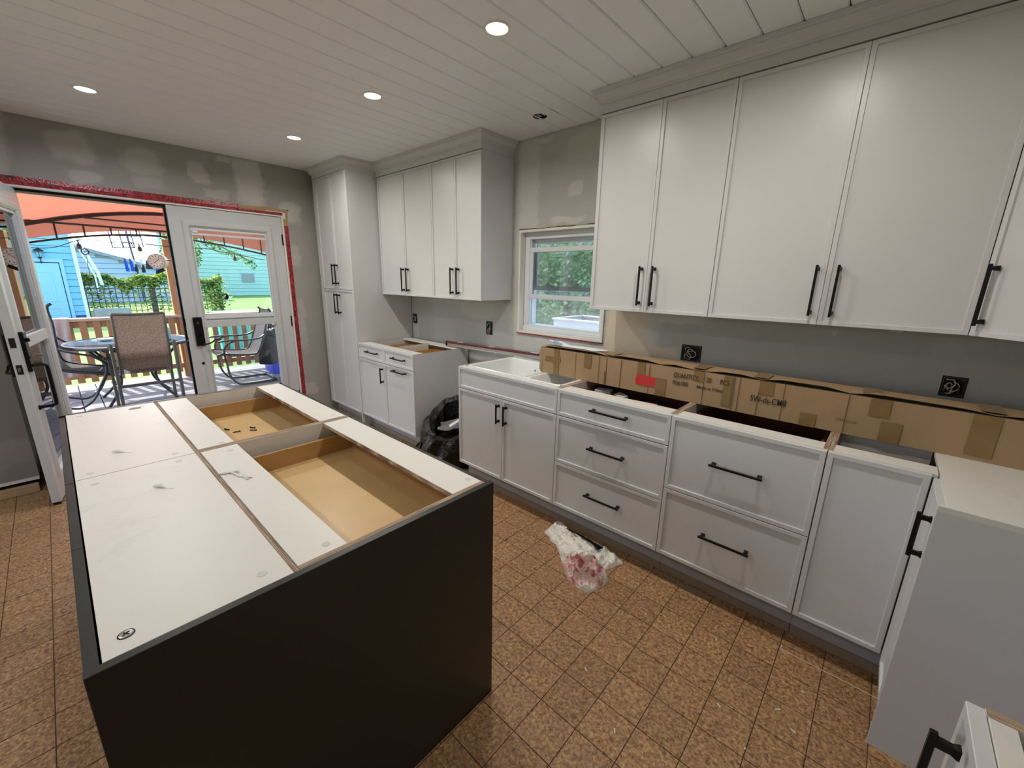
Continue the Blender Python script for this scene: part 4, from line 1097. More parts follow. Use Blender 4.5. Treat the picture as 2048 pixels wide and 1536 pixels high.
o = tape_run([(-1.32+.0205*i, 2.110-.0002*i) for i in range(20)], .015, .010, 'red_tape', 'z')
tag(o, 'narrow torn red tape end near the upper right corner of the door opening', 'tape')
o = tape_run([(-.903, .02+.033*i) for i in range(61)], .020, .017, 'red_tape', 'y')
tag(o, 'red sheathing tape strip running down the right side of the patio doors', 'tape')
m = MB(); poly = [(-1.30, 2.122), (-1.10, 2.124), (-.925, 2.120), (-.925, 2.03), (-.915, 2.0), (-.888, 1.98), (-.884, 2.05), (-.878, 2.13), (-.872, 2.152), (-.95, 2.150), (-1.08, 2.158), (-1.20, 2.146), (-1.29, 2.142)]
m.prism(poly, 'x', .0003, .0020, 'osb'); m.box(.002, .006, -.93, -.905, 2.06, 2.12, 'jamb'); m.box(.002, .005, -1.08, -.93, 2.118, 2.124, 'jamb')
o = m.build('exposed_board', None, None); tag(o, 'torn brown sheathing board exposed at the corner above the patio door', 'board')
for y in (-.875,): 
    o = MB().lathe([(.0, 0), (.006, 0), (.006, .003), (.0, .003)], 'black', 10).build('nail_head', None, None, loc=(.0025, y, 2.148)); o.rotation_euler[1] = PI/2; tag(o, 'black nail head at the corner above the patio door', 'nail')

# ------------------------------------------------------------------ outside: ground
GZ = -.15
def mat_lawn():
    k = N('sunlit_lawn'); p = k.pos(); n1 = k.noise(p, 1.2, 5); n2 = k.noise(p, 30, 4, .7)
    c = k.ramp(n1.outputs[0], [(.3, (.13, .22, .07)), (.55, (.22, .34, .10)), (.75, (.31, .42, .15))]); c = k.mix(k.math('MULTIPLY', n2.outputs[0], .5), c, (.06, .14, .02, 1))
    return k.bsdf(c, .9, 0, .2, n2.outputs[0], .6, .03)
MAT['lawn'] = mat_lawn()
def lawn():
    vs = []; fs = []; nx, ny = 80, 60
    for i in range(nx+1):
        for j in range(ny+1):
            x = 14-90*i/nx; y = -30+80*j/ny
            z = GZ-.04+.04*noise.noise(Vector((x*.15, y*.15, 0)))
            if -.3 < x < X1+.3 and Y1-.3 < y < .3: z = GZ-.15
            vs.append((x, y, z))
    for i in range(nx):
        for j in range(ny): fs.append((i*(ny+1)+j, i*(ny+1)+j+1, (i+1)*(ny+1)+j+1, (i+1)*(ny+1)+j))
    m = MB(); m.add(vs, fs, 'lawn'); m.build('ground_lawn', None, None, smooth=True, kind='structure')
lawn()
def leaves(m, pts, size, mats, rnd, elong=1.6):
    for p in pts:
        s_ = size*rnd.uniform(.6, 1.3); a = rnd.uniform(0, 2*PI); t_ = rnd.uniform(-1.1, 1.1); b = rnd.uniform(-1.1, 1.1)
        M = Matrix.Translation(p) @ Matrix.Rotation(a, 4, 'Z') @ Matrix.Rotation(t_, 4, 'X') @ Matrix.Rotation(b, 4, 'Y')
        m.add([(-s_*elong/2, 0, 0), (0, s_*.38, s_*.08), (s_*elong/2, 0, 0), (0, -s_*.38, s_*.08)], [(0, 1, 2), (0, 2, 3)], mats[rnd.randrange(len(mats))], M)
def mat_leaf(name, c):
    k = N(name); d = k.n('ShaderNodeBsdfDiffuse'); d.inputs[0].default_value = c; t = k.n('ShaderNodeBsdfTranslucent'); t.inputs[0].default_value = (c[0]*1.1, c[1]*1.2, c[2]*.6, 1)
    x = k.n('ShaderNodeMixShader'); x.inputs[0].default_value = .4; k.t.links.new(d.outputs[0], x.inputs[1]); k.t.links.new(t.outputs[0], x.inputs[2]); k.t.links.new(x.outputs[0], k.out.inputs[0]); return k.m
MAT['leaf_y'] = mat_leaf('yellow_green_leaf', (.42, .48, .12, 1)); MAT['leaf_g'] = mat_leaf('mid_green_leaf', (.16, .28, .07, 1)); MAT['leaf_d'] = mat_leaf('dark_green_leaf', (.05, .11, .05, 1)); MAT['leaf_p'] = mat_leaf('pale_green_leaf', (.48, .55, .33, 1))
MAT['leaf_w'] = mat_leaf('haze_pale_leaf', (.40, .52, .42, 1))  # haze of the window view put into the pale leaf colour
MAT['bark'] = simple('grey_brown_bark', (.16, .12, .09, 1), .9, var=.2, scale=20)

# ------------------------------------------------------------------ deck and railing
def deck():
    r = thing('deck', 'grey timber deck outside the patio doors', 'deck', (0, 0, 0))
    th = .035; zt = -.012; n = 0
    x = -.175
    while x > -3.42:
        MB().box(x-.137, x, -2.235, 1.6, zt-th, zt, 'deckboard', None, .004).build('deck_board', None, r); x -= .143
    y = -2.242
    while y > -4.4:
        MB().box(-3.46, -.175, y-.160, y, zt-th, zt, 'deckboard', None, .004).build('deck_board', None, r); y -= .168
    MB().box(-3.44, -.17, -4.4, 1.6, -.20, -.055, 'dark_hole').build('joist_frame', None, r)
    MB().box(-3.47, -3.44, -4.4, 1.6, -.24, -.012, 'deckboard').build('fascia_board', None, r)
deck()
def railing():
    r = thing('deck_railing', 'brown stained timber railing with flat balusters at the deck edge', 'railing', (-3.15, 0, 0))
    MB().box(-.07, .07, -4.4, 1.6, .885, .922, 'rail_top', None, .004).build('top_rail', None, r)
    MB().box(-.022, .018, -4.4, 1.6, .80, .884, 'cedar').build('upper_rail', None, r)
    MB().box(-.022, .018, -4.4, 1.6, .13, .20, 'cedar').build('lower_rail', None, r)
    me = MB().box(.0185, .040, -.036, .036, .075, .884, 'cedar', None, .003).mesh('baluster')
    y = -4.35
    while y < 1.55:
        link('baluster', me, r, (0, y, 0)); y += .130
    for y in (-4.4, -1.395+.01, 1.6):
        MB().box(-.075, .0, y-.045, y+.045, -.3, 1.98 if abs(y+1.385) < .1 else .885, 'cedar', None, .004).build('post', None, r)
railing()
MAT['cloth'] = simple('pale_grey_towel', (.52, .50, .50, 1), .9, var=.08)
def cloth():
    vs = []; fs = []; n = 14; k = 16
    for i in range(n+1):
        y = -2.74+.225*i/n
        for j in range(k+1):
            t_ = j/k; w_ = .018*math.sin(i*1.1+t_*2)*min(1, t_*2)
            if t_ < .12: p = (-3.23+.15*t_/.12, y, .930)
            else: p = (-3.075+w_+.01*t_, y-.05*(t_-.12), .930-.75*(t_-.12)/.88)
            vs.append(p)
    for i in range(n):
        for j in range(k): fs.append((i*(k+1)+j, (i+1)*(k+1)+j, (i+1)*(k+1)+j+1, i*(k+1)+j+1))
    m = MB(); m.add(vs, fs, 'cloth'); m.add([(x-.004, y, z-.004) for x, y, z in vs], [f[::-1] for f in fs], 'cloth')
    o = m.build('towel', None, None, smooth=True); tag(o, 'pale grey towel hanging over the deck railing behind the left patio chair', 'towel')
cloth()

# ------------------------------------------------------------------ patio furniture
MAT['frame_grey'] = simple('grey_green_chair_tube', (.16, .165, .15, 1), .35, .5, .03)
MAT['frame_dark'] = simple('dark_grey_chair_tube', (.06, .065, .075, 1), .35, .5, .03)
def mat_sling(name, a, b):
    k = N(name); p = k.coord('Object'); s = k.sep(p)
    n1 = k.noise(k.scale(p, (60, 60, 400)), 1, 2); n2 = k.noise(k.scale(p, (400, 400, 60)), 1, 2)
    f = k.math('MULTIPLY', k.math('ADD', n1.outputs[0], n2.outputs[0]), .5)
    t = k.n('ShaderNodeBsdfTranslucent'); c = k.mix(k.ramp(f, [(.40, (0, 0, 0)), (.60, (1, 1, 1))]), a, b); k.put(t.inputs[0], c)
    d = k.n('ShaderNodeBsdfDiffuse'); k.put(d.inputs[0], c)
    x = k.n('ShaderNodeMixShader'); x.inputs[0].default_value = .35; k.t.links.new(d.outputs[0], x.inputs[1]); k.t.links.new(t.outputs[0], x.inputs[2]); k.t.links.new(x.outputs[0], k.out.inputs[0]); return k.m
MAT['sling_tan'] = mat_sling('tan_woven_sling', (.16, .11, .085, 1), (.42, .33, .25, 1))
MAT['sling_grey'] = mat_sling('grey_woven_sling', (.13, .125, .13, 1), (.26, .25, .26, 1))
def sling(m, path, y0, y1, mat, th=.004, sag=.02):
    n = 6; rows = []
    for (x, z) in path:
        rows.append([(x+0, y0+(y1-y0)*j/n, z-sag*(1-(2*j/n-1)**2)*.6) for j in range(n+1)])
    vs = [v for r_ in rows for v in r_]; k = n+1
    fs = [(i*k+j, i*k+j+1, (i+1)*k+j+1, (i+1)*k+j) for i in range(len(rows)-1) for j in range(n)]
    m.add(vs, fs, mat)
def post_chair():
    # front faces -x, back towards the house
    r = thing('patio_chair', 'tan sling patio chair seen from behind in front of the round table', 'chair', (-1.40, -2.015, -.012), .03)
    w2 = .222
    back = [(-.30, .44), (-.18, .42), (-.10, .45), (-.05, .60), (-.01, .80), (.03, 1.00), (.045, 1.105)]
    bp = smooth_path([(a, 0, b) for a, b in back], 4)
    m = MB()
    for sy in (-1, 1): m.tube([(p.x, sy*(w2-.01*(p.z-.4)), p.z) for p in bp], .012, 'frame_grey', 8)
    m.tube(smooth_path([(.045, -w2+.008, 1.10), (.055, -.12, 1.094), (.058, 0, 1.090), (.055, .12, 1.094), (.045, w2-.008, 1.10)], 4), .013, 'frame_grey', 8)
    m.tube([(-.30, -w2, .44), (-.44, -w2, .44), (-.44, w2, .44), (-.30, w2, .44)], .012, 'frame_grey', 8)
    m.build('back_frame', None, r, smooth=True)
    b = MB(); sling(b, [(p.x+.004, p.z) for p in bp[9:]], -w2+.012, w2-.012, 'sling_tan', sag=.0); b.build('backrest', None, r, smooth=True)
    b = MB(); sling(b, [(-.44, .44), (-.35, .43), (-.25, .425), (-.16, .43), (-.12, .45)], -w2+.012, w2-.012, 'sling_tan', sag=.02); b.build('seat', None, r, smooth=True)
    MB().box(-.035, -.028, -w2+.01, w2-.01, .600, .606, 'frame_grey').build('back_seam', None, r)
    for sy in (-1, 1):
        MB().box(-.03, .02, sy*(w2+.045)-.014, sy*(w2+.045)+.014, 0.0, .775, 'frame_grey', None, .003).build('leg', None, r)
        MB().box(-.46, -.42, sy*(w2+.045)-.014, sy*(w2+.045)+.014, 0.0, .66, 'frame_grey', None, .003).build('leg', None, r)
        m = MB(); m.tube(smooth_path([(.01, sy*(w2+.045), .775), (-.12, sy*(w2+.045), .74), (-.3, sy*(w2+.045), .69), (-.50, sy*(w2+.045), .665)], 4), .017, 'frame_grey', 8, flat=.6); m.build('armrest', None, r, smooth=True)
    MB().box(-.02, .012, -w2-.045, w2+.045, .300, .330, 'frame_grey', None, .003).build('crossbar', None, r)
    MB().box(-.45, -.43, -w2-.045, w2+.045, .38, .40, 'frame_grey', None, .003).build('crossbar', None, r)
    m = MB(); m.add([(-.045, -w2+.02, .50), (-.03, -w2+.075, .465), (-.045, -w2+.02, .44)], [(0, 1, 2)], 'paper'); m.add([(-.041, -w2+.02, .50), (-.026, -w2+.075, .465), (-.041, -w2+.02, .44)], [(0, 2, 1)], 'paper'); m.build('care_tag', None, r)
post_chair()
def spring_chair():
    # local: faces +x, width along y, base on the deck
    r = thing('spring_chair', 'grey spring-base sling chair seen side on through the right door glass', 'chair', (0, 0, -.012))
    w2 = .25
    side = smooth_path([(-.20, 0, 1.06), (-.225, 0, 1.0), (-.155, 0, .84), (-.09, 0, .64), (-.02, 0, .47), (.06, 0, .425), (.25, 0, .44), (.43, 0, .462), (.475, 0, .445)], 4)
    for sy in (-1, 1):
        m = MB(); m.tube([(p.x, sy*w2, p.z) for p in side], .013, 'frame_dark', 8, flat=1.3); m.build('seat_rail', None, r, smooth=True)
        m = MB(); m.tube(smooth_path([(-.115, sy*(w2+.02), .70), (-.03, sy*(w2+.045), .655), (.12, sy*(w2+.05), .640), (.30, sy*(w2+.05), .650), (.46, sy*(w2+.05), .640)], 4), .015, 'frame_dark', 8, flat=.6); m.build('armrest', None, r, smooth=True)
        m = MB(); m.tube(smooth_path([(.26, sy*(w2+.04), .640), (.36, sy*(w2+.04), .600), (.405, sy*(w2+.035), .50), (.39, sy*(w2+.02), .32), (.37, sy*w2, .16), (.30, sy*w2, .045), (.20, sy*w2, .015), (-.05, sy*w2, .014), (-.20, sy*w2, .014)], 5), .013, 'frame_dark', 8); m.build('leg', None, r, smooth=True)
    m = MB(); m.tube([(-.20, -w2, .014), (-.21, 0, .014), (-.20, w2, .014)], .013, 'frame_dark', 8); m.build('base_bar', None, r, smooth=True)
    m = MB(); m.tube([(.34, -w2-.02, .44), (.34, w2+.02, .44)], .010, 'frame_dark', 8); m.build('crossbar', None, r, smooth=True)
    m = MB(); sling(m, [(p.x, p.z) for p in side[1:]], -w2, w2, 'sling_grey', sag=.012); m.build('sling', None, r, smooth=True)
    return r
sc1 = spring_chair(); sc1.location = (-2.22, -.74, -.010); sc1.rotation_euler[2] = -PI/2-.04
sc2 = dup(sc1, (0, 0, 0), 0, 'grey spring-base sling chair tipped forward at the left of the table beside the open door')
sc2.matrix_world = Matrix.Translation((-2.12, -2.56, -.010)) @ Matrix.Rotation(PI/2-.15, 4, 'Z') @ Matrix.Rotation(math.radians(20), 4, 'Y') @ Matrix.Translation((-.30, 0, 0))
MAT['table_glass'] = simple('sky_tinted_table_glass', (.10, .20, .30, 1), .05, 0, .02, spec=.8)  # sky reflection put into the blue base colour
def table():
    r = thing('patio_table', 'round glass-topped patio table behind the tan chair', 'table', (-2.13, -2.06, -.012))
    MB().lathe([(.0, .712), (.562, .712), (.562, .720), (.0, .720)], 'table_glass', 48).build('glass_top', None, r)
    MB().lathe([(.560, .690), (.590, .690), (.592, .722), (.560, .726), (.560, .690)], 'frame_dark', 48, cap=False).build('rim', None, r, smooth=True)
    for k in range(4):
        a = PI/4+k*PI/2; c, s = math.cos(a), math.sin(a)
        m = MB(); m.tube(smooth_path([(.54*c, .54*s, .69), (.44*c, .44*s, .58), (.24*c, .24*s, .38), (.26*c, .26*s, .20), (.46*c, .46*s, .0)], 5), .015, 'frame_dark', 8); m.build('leg', None, r, smooth=True)
    m = MB(); m.tube([(.24*math.cos(t), .24*math.sin(t), .38) for t in [2*PI*q/24 for q in range(24)]], .010, 'frame_dark', 6, closed=True); m.build('leg_ring', None, r, smooth=True)
table()
MAT['teal'] = simple('pale_teal_plastic', (.30, .52, .50, 1), .35)
r = thing('spray_bottle', 'pale teal bottle with a black spray head on the round patio table', 'bottle', (-1.98, -1.72, .7105))
MB().lathe([(.0, 0), (.036, 0), (.038, .01), (.038, .11), (.030, .145), (.014, .165), (.014, .175), (0, .175)], 'teal', 20).build('body', None, r, smooth=True)
m = MB(); m.box(-.012, .012, -.012, .012, .175, .20, 'black'); m.box(-.010, .010, -.060, .022, .195, .218, 'black', None, .004); m.tube([(0, -.03, .20), (0, -.045, .175), (0, -.04, .155)], .004, 'black', 6); m.build('spray_head', None, r)
o = MB().lathe([(.05, .0), (.052, .006), (.075, .028), (.072, .028), (.048, .008), (.0, .006)], 'paper', 22).build('bowl', None, None, smooth=True, loc=(-2.30, -2.26, .7105)); tag(o, 'small white bowl on the far side of the round patio table', 'bowl')
o = MB().lathe([(.06, .0), (.062, .004), (.10, .04), (.097, .04), (.058, .008), (.0, .006)], 'glass', 22).build('glass_dish', None, None, smooth=True, loc=(-2.20, -1.80, .7105)); tag(o, 'clear glass dish on the table next to the teal bottle', 'dish')
MAT['bin_blue'] = simple('blue_recycling_plastic', (.02, .055, .62, 1), .4)
r = thing('recycling_bin', 'blue recycling bin with white arrows symbol right of the spring chair', 'bin', (-2.62, -.26, -.012))
m = MB(); m.loft([[(-.17, -.17, 0), (.17, -.17, 0), (.17, .17, 0), (-.17, .17, 0)], [(-.21, -.21, .54), (.21, -.21, .54), (.21, .21, .54), (-.21, .21, .54)], [(-.23, -.23, .54), (.23, -.23, .54), (.23, .23, .54), (-.23, .23, .54)], [(-.23, -.23, .58), (.23, -.23, .58), (.23, .23, .58), (-.23, .23, .58)]], 'bin_blue'); m.build('tub', None, r)
m = MB()
for k in range(3):
    M = Matrix.Translation((.202, -.02, .33)) @ Matrix.Rotation(math.radians(4), 4, 'Y') @ Matrix.Rotation(k*2*PI/3, 4, 'X')
    m.prism([(-.05, .045), (.02, .045), (.02, .03), (.05, .057), (.02, .085), (.02, .068), (-.038, .068)], 'x', 0, .002, 'paper', M)
m.build('recycling_symbol', None, r)
crumple('rubbish_bag', (-2.60, -.30, .66), (.40, .34, .16), 9, 'blackbag', 'black and white rubbish bag bulging out of the blue recycling bin')
def dark_bag():
    m = MB(); rg = []
    for (z, a, b, dy) in ((.20, .10, .11, -.03), (.23, .13, .13, -.02), (.34, .12, .13, -.01), (.48, .08, .11, 0), (.60, .05, .09, .01), (.70, .02, .06, .02)):
        rg.append([(a*math.cos(t)*(1+.12*math.sin(3*t+z*9)), dy+b*math.sin(t)*(1+.1*math.sin(4*t+2)), z) for t in [2*PI*q/18 for q in range(18)]])
    m.loft(rg, 'dark_cloth'); m.tube([(0, .02, .69), (-.005, .03, .80), (-.01, .05, .88)], .008, 'dark_cloth', 6)
    o = m.build('shoulder_bag', None, None, smooth=True, loc=(-2.28, -.50, 0)); tag(o, 'dark grey bag hanging from the back of the right spring chair', 'bag')
MAT['dark_cloth'] = simple('dark_grey_fabric', (.04, .04, .045, 1), .9)
dark_bag()

# ------------------------------------------------------------------ gazebo
def mat_canopy(name, c, tr):
    k = N(name); p = k.pos(); n = k.noise(p, 4, 4); d = k.n('ShaderNodeBsdfDiffuse'); t = k.n('ShaderNodeBsdfTranslucent')
    cc = k.mix(n.outputs[0], tuple(x*.88 for x in c[:3])+(1,), c); k.put(d.inputs[0], cc); k.put(t.inputs[0], cc)
    x = k.n('ShaderNodeMixShader'); x.inputs[0].default_value = tr; k.t.links.new(d.outputs[0], x.inputs[1]); k.t.links.new(t.outputs[0], x.inputs[2]); k.t.links.new(x.outputs[0], k.out.inputs[0]); return k.m
MAT['canopy'] = mat_canopy('terracotta_canopy_fabric', (.40, .135, .085, 1), .45)
MAT['valance'] = mat_canopy('terracotta_valance_fabric', (.33, .12, .09, 1), .3)
MAT['gz_frame'] = simple('dark_bronze_tube', (.035, .028, .028, 1), .45, .5)
def gazebo():
    r = thing('gazebo', 'gazebo with terracotta fabric roof and dark arched tube frame over the deck', 'gazebo', (0, 0, 0))
    ya, yb = -3.85, .85; xa, xb = -3.05, -.30; yc = (ya+yb)/2
    def arcz(y, z0, rise): t = (y-yc)/((yb-ya)/2); return z0+rise*(1-t*t)
    low = lambda y: 2.012-.176*abs((y+1.55)/1.14)**1.75*(1 if y < -1.55 else .70)
    up = lambda y: 2.30-.26*abs((y+1.25)/1.43)**1.9 if y < -1.25 else 2.30-.13*abs((y+1.25)/1.6)**2
    # roof: near and far slope between arched eaves and a short ridge
    def ridge(t): return (-1.68, yc+(t-.5)*1.6, 2.86)
    n = 16
    for (x_e, nm) in ((xb, 'near'), (xa, 'far')):
        m = MB(); vs = []; fs = []
        for i in range(n+1):
            y = ya+(yb-ya)*i/n; R_ = ridge(i/n); E_ = (x_e-(.06 if nm == 'far' else 0), y, arcz(y, 1.98, .26) if nm == 'near' else max(up(y)+.03, 1.98))
            for j in range(7):
                t = j/6; sag = -.05*math.sin(PI*t)
                vs.append((E_[0]+(R_[0]-E_[0])*t, E_[1]+(R_[1]-E_[1])*t, E_[2]+(R_[2]-E_[2])*t+sag))
        for i in range(n):
            for j in range(6): fs.append((i*7+j, (i+1)*7+j, (i+1)*7+j+1, i*7+j+1))
        m.add(vs, fs, 'canopy'); m.build('roof_panel', None, r, smooth=True)
    for (y_e, R_) in ((ya, ridge(0)), (yb, ridge(1))):
        m = MB(); m.add([(xa, y_e, 1.98), (xb, y_e, 1.98), R_], [(0, 1, 2)], 'canopy'); m.build('roof_panel', None, r)
    # far side arch: two arcs, a straight tie, spacers, scalloped valance
    ys = [ya+(.85-ya)*i/36 for i in range(37)]
    lo = [y for y in ys if -3.3 < y < .55]
    m = MB(); m.tube([(xa-.02, y, low(y)) for y in lo], .013, 'gz_frame', 8); m.build('lower_arch', None, r, smooth=True)
    m = MB(); m.tube([(xa+.03, y, up(y)) for y in ys if up(y) > 1.9], .022, 'gz_frame', 8); m.build('upper_arch', None, r, smooth=True)
    m = MB(); m.tube([(xa, -2.75, 2.085), (xa, .2, 2.07)], .012, 'gz_frame', 8); m.build('tie_bar', None, r, smooth=True)
    m = MB(); m.tube([(xa+.25, -2.2, 2.150), (xa+.35, .3, 2.10)], .010, 'gz_frame', 8); m.build('tie_bar', None, r, smooth=True)
    for k in range(-5, 7):
        y = -1.445+.250*k
        if low(y) < 1.62 or y > .2: continue
        m = MB(); m.tube([(xa-.01, y, low(y)), (xa-.01, y, max(2.08, low(y)+.05) if y > -2.55 else up(y))], .010, 'gz_frame', 6); m.build('spacer', None, r)
    m = MB(); vs = []; fs = []
    for i, y in enumerate(ys): vs += [(xa-.05, y, max(low(y)+.045, 1.55)), (xa-.05, y, up(y)+.04 if up(y) > 2 else 2.05)]
    for i in range(len(ys)-1): fs.append((2*i, 2*i+2, 2*i+3, 2*i+1))
    m.add(vs, fs, 'valance'); m.build('valance', None, r)
    # near rafter arches
    for (x_, s_) in ((-1.68, .0),):
        m = MB(); m.tube([(x_, y, 2.28+.50*(1-((y-yc)/2.3)**2)) for y in ys], .016, 'gz_frame', 8); m.build('rafter', None, r, smooth=True)
    for k in (ya, yb):
        for x_ in (xa, xb): MB().box(x_-.03, x_+.03, k-.03, k+.03, -.012, 2.0, 'gz_frame').build('post', None, r)
gazebo()
def string_lights():
    r = thing('string_lights', 'black outdoor string light cable with hanging bulbs under the gazebo arch', 'string lights', (0, 0, 0))
    pts = smooth_path([(-3.0, -2.68, 1.775), (-3.0, -2.5, 1.79), (-3.0, -2.32, 1.87), (-3.0, -2.20, 1.905), (-3.0, -1.95, 1.885), (-3.0, -1.70, 1.895), (-3.0, -1.3, 1.87), (-3.0, -.97, 1.88), (-3.0, -.8, 1.85), (-3.0, -.59, 1.82), (-3.0, -.2, 1.75)], 5)
    MB().tube(pts, .005, 'black', 5).build('cable', None, r, smooth=True)
    for (y, z) in ((-2.275, 1.885), (-1.70, 1.89), (-.60, 1.815)):
        MB().lathe([(.006, .0), (.008, -.03), (.022, -.045), (.026, -.075), (.018, -.098), (.0, -.102)], 'frame_dark', 12, Matrix.Translation((-3.0, y, z)), cap=False).build('bulb', None, r, smooth=True)
string_lights()
MAT['clock_face'] = simple('clock_dial_white', (.72, .72, .70, 1), .4, var=.01)
MAT['clock_rim'] = simple('weathered_clock_rim', (.42, .42, .36, 1), .5, .3)
def clock():
    r = thing('outdoor_clock', 'round two-sided outdoor dial on a black bracket beside the railing post', 'clock', (-2.90, -1.545, 1.668), -.42)
    M = Matrix.Rotation(PI/2, 4, 'Y')
    MB().lathe([(.0, -.07), (.096, -.07), (.100, -.06), (.100, .062), (.096, .070), (.086, .070), (.086, .062), (.0, .062)], 'clock_rim', 36, M, cap=False).build('case', None, r, smooth=False)
    MB().lathe([(.0, .063), (.086, .063), (.086, .0645), (.0, .0645)], 'clock_face', 36, M).build('dial', None, r)
    m = MB()
    for k in range(12):
        a = k*PI/6; m.box(.0648, .0660, -.004, .004, .060, .074, 'black', Matrix.Rotation(a, 4, 'X'))
    m.tube([(.0655, .036*math.cos(t), .036*math.sin(t)) for t in [2*PI*q/20 for q in range(14)]], .0012, 'black', 5)
    m.build('dial_mark', None, r)
    m = MB(); m.box(.066, .0675, -.002, .002, -.012, .060, 'black', Matrix.Rotation(-.75, 4, 'X')); m.box(.066, .0675, -.003, .003, -.008, .036, 'black', Matrix.Rotation(2.3, 4, 'X')); m.build('hand', None, r)
    m = MB(); m.tube([(0, .09, .01), (-.03, .16, .03)], .007, 'black', 6); m.box(-.02, .02, -.09, .0, -.135, -.095, 'black', Matrix.Rotation(.5, 4, 'X')); m.build('bracket', None, r)
clock()
def pulley():
    r = thing('clothesline_pulley', 'black spoked clothesline pulley wheel with a dangling cord near the shed corner', 'pulley', (-3.0, -2.232, 1.758))
    M = Matrix.Rotation(PI/2, 4, 'Y')
    m = MB(); m.tube([(0, .034*math.cos(t), .034*math.sin(t)) for t in [2*PI*q/20 for q in range(20)]], .006, 'black', 6, closed=True)
    for k in range(3): m.tube([(0, -.03*math.cos(k*PI/3), -.03*math.sin(k*PI/3)), (0, .03*math.cos(k*PI/3), .03*math.sin(k*PI/3))], .003, 'black', 5)
    m.build('wheel', None, r, smooth=True)
    m = MB(); m.tube(smooth_path([(0, .0, -.04), (0, .006, -.10), (0, -.004, -.16), (0, .0, -.22), (0, -.006, -.30)], 4), .003, 'black', 5); m.tube([(0, 0, .03), (0, -.01, .12)], .003, 'black', 5); m.build('cord', None, r)
pulley()

# ------------------------------------------------------------------ blue shed
MAT['shed_blue'] = simple('light_blue_siding_paint', (.17, .47, .70, 1), .5, var=.03, scale=3)
MAT['shed_door'] = simple('paler_blue_door_paint', (.28, .56, .74, 1), .45, var=.02)
MAT['shed_white'] = simple('white_corner_trim', (.74, .82, .86, 1), .5)
MAT['navy'] = simple('dark_blue_shadow_gap', (.02, .06, .16, 1), .6)
def shed():
    r = thing('shed', 'light blue garden shed with lap siding and a panelled door beyond the deck', 'shed', (-17.173, 3.013, -1.750)); r.scale = (2.15,)*3
    ye = -2.262; gz = .70; zt = 2.75
    MB().box(-2.6, -.03, -5.2, ye-.01, gz, zt, 'navy').build('wall', None, r)
    z = .795; P = .105
    dl, dr, dz = -3.30, -2.445, 1.632
    for side in (0, 1):
        k = 0; z = .750
        while z < zt-.05:
            z1 = z+P
            segs = [(-5.2, ye)] if z > dz-.02 else [(-5.2, dl-.07), (dr+.055, ye)]
            for (a, b) in segs:
                MB().prism([(-.03, z), (-.006, z), (-.016, z1+.004), (-.03, z1+.004)], 'y', a, b, 'shed_blue') if False else None
                m = MB(); m.prism([(-.030, z), (-.004, z+.001), (-.018, z1+.003), (-.030, z1+.003)], 'y', 0, 0, 'shed_blue') if False else None
                m = MB(); vs = [(x_, y_, z_) for y_ in (a, b) for (x_, z_) in ((-.030, z), (-.002, z), (-.012, z1-.007), (-.030, z1-.007))]
                m.add(vs, [(0, 1, 2, 3), (7, 6, 5, 4), (0, 4, 5, 1), (1, 5, 6, 2), (2, 6, 7, 3), (3, 7, 4, 0)], 'shed_blue')
                m.build('siding_board', None, r)
            z = z1
        break
    MB().box(-.03, .006, ye-.001, ye+.045, gz, zt, 'shed_white').build('corner_trim', None, r)
    m = MB(); m.box(-.03, .012, dl-.07, dl, gz, dz+.07, 'shed_door'); m.box(-.03, .012, dr+.012, dr+.055, gz, dz+.07, 'shed_door'); m.box(-.03, .012, dl, dr+.012, dz+.018, dz+.07, 'shed_door'); m.build('door_casing', None, r)
    MB().box(-.03, -.004, dl, dr+.012, gz, dz+.018, 'navy').build('door_gap', None, r)
    d = MB().box(-.004, .006, dl+.006, dr, gz, dz, 'shed_door').build('shed_door', None, r)
    for (a, b, c, e) in ((dl+.10, dl+.38, 1.02, 1.50), (dr-.38, dr-.10, 1.02, 1.50), (dl+.10, dl+.38, .80, .93), (dr-.38, dr-.10, .80, .93)):
        m = MB()
        def rg(i, x): return [(x, a+i, c+i), (x, b-i, c+i), (x, b-i, e-i), (x, a+i, e-i)]
        m.loft([rg(0, .0061), rg(.004, .011), rg(.018, .011), rg(.030, .0075), rg(.05, .0095)], 'shed_door', None, False, True); m.build('door_panel', None, d)
    MB().box(-.02, .003, dr+.06, ye, .745, .795, 'navy').build('foundation_gap', None, r)
    m = MB(); m.prism([(-2.8, zt), (.2, zt), (-1.3, zt+.9)], 'y', -5.4, ye+.1, 'frame_dark'); m.build('roof', None, r)
shed()
def lantern():
    r = thing('wall_lantern', 'small dark wall lantern above the blue shed door', 'lantern', (-17.044, -2.642, 1.905)); r.scale = (2.15,)*3
    MB().lathe([(.022, .015), (.034, .025), (.046, .115), (.044, .12)], 'glass', 6, cap=False).build('glass_shade', None, r)
    m = MB(); m.lathe([(.0, 0), (.022, .0), (.026, .018), (.0, .02)], 'black', 6); m.lathe([(.070, .115), (.064, .125), (.020, .15), (.008, .165), (.0, .175)], 'black', 6, cap=False)
    for k in range(6):
        a = k*PI/3; m.tube([(.026*math.cos(a), .026*math.sin(a), .018), (.046*math.cos(a), .046*math.sin(a), .118)], .003, 'black', 4)
    m.build('cage', None, r)
    m = MB(); m.tube(smooth_path([(0, 0, .0), (0, .002, -.04), (-.02, .002, -.07), (-.058, 0, -.06)], 4), .006, 'black', 6); m.box(-.062, -.055, -.02, .02, -.10, -.02, 'black'); m.build('arm', None, r)
lantern()
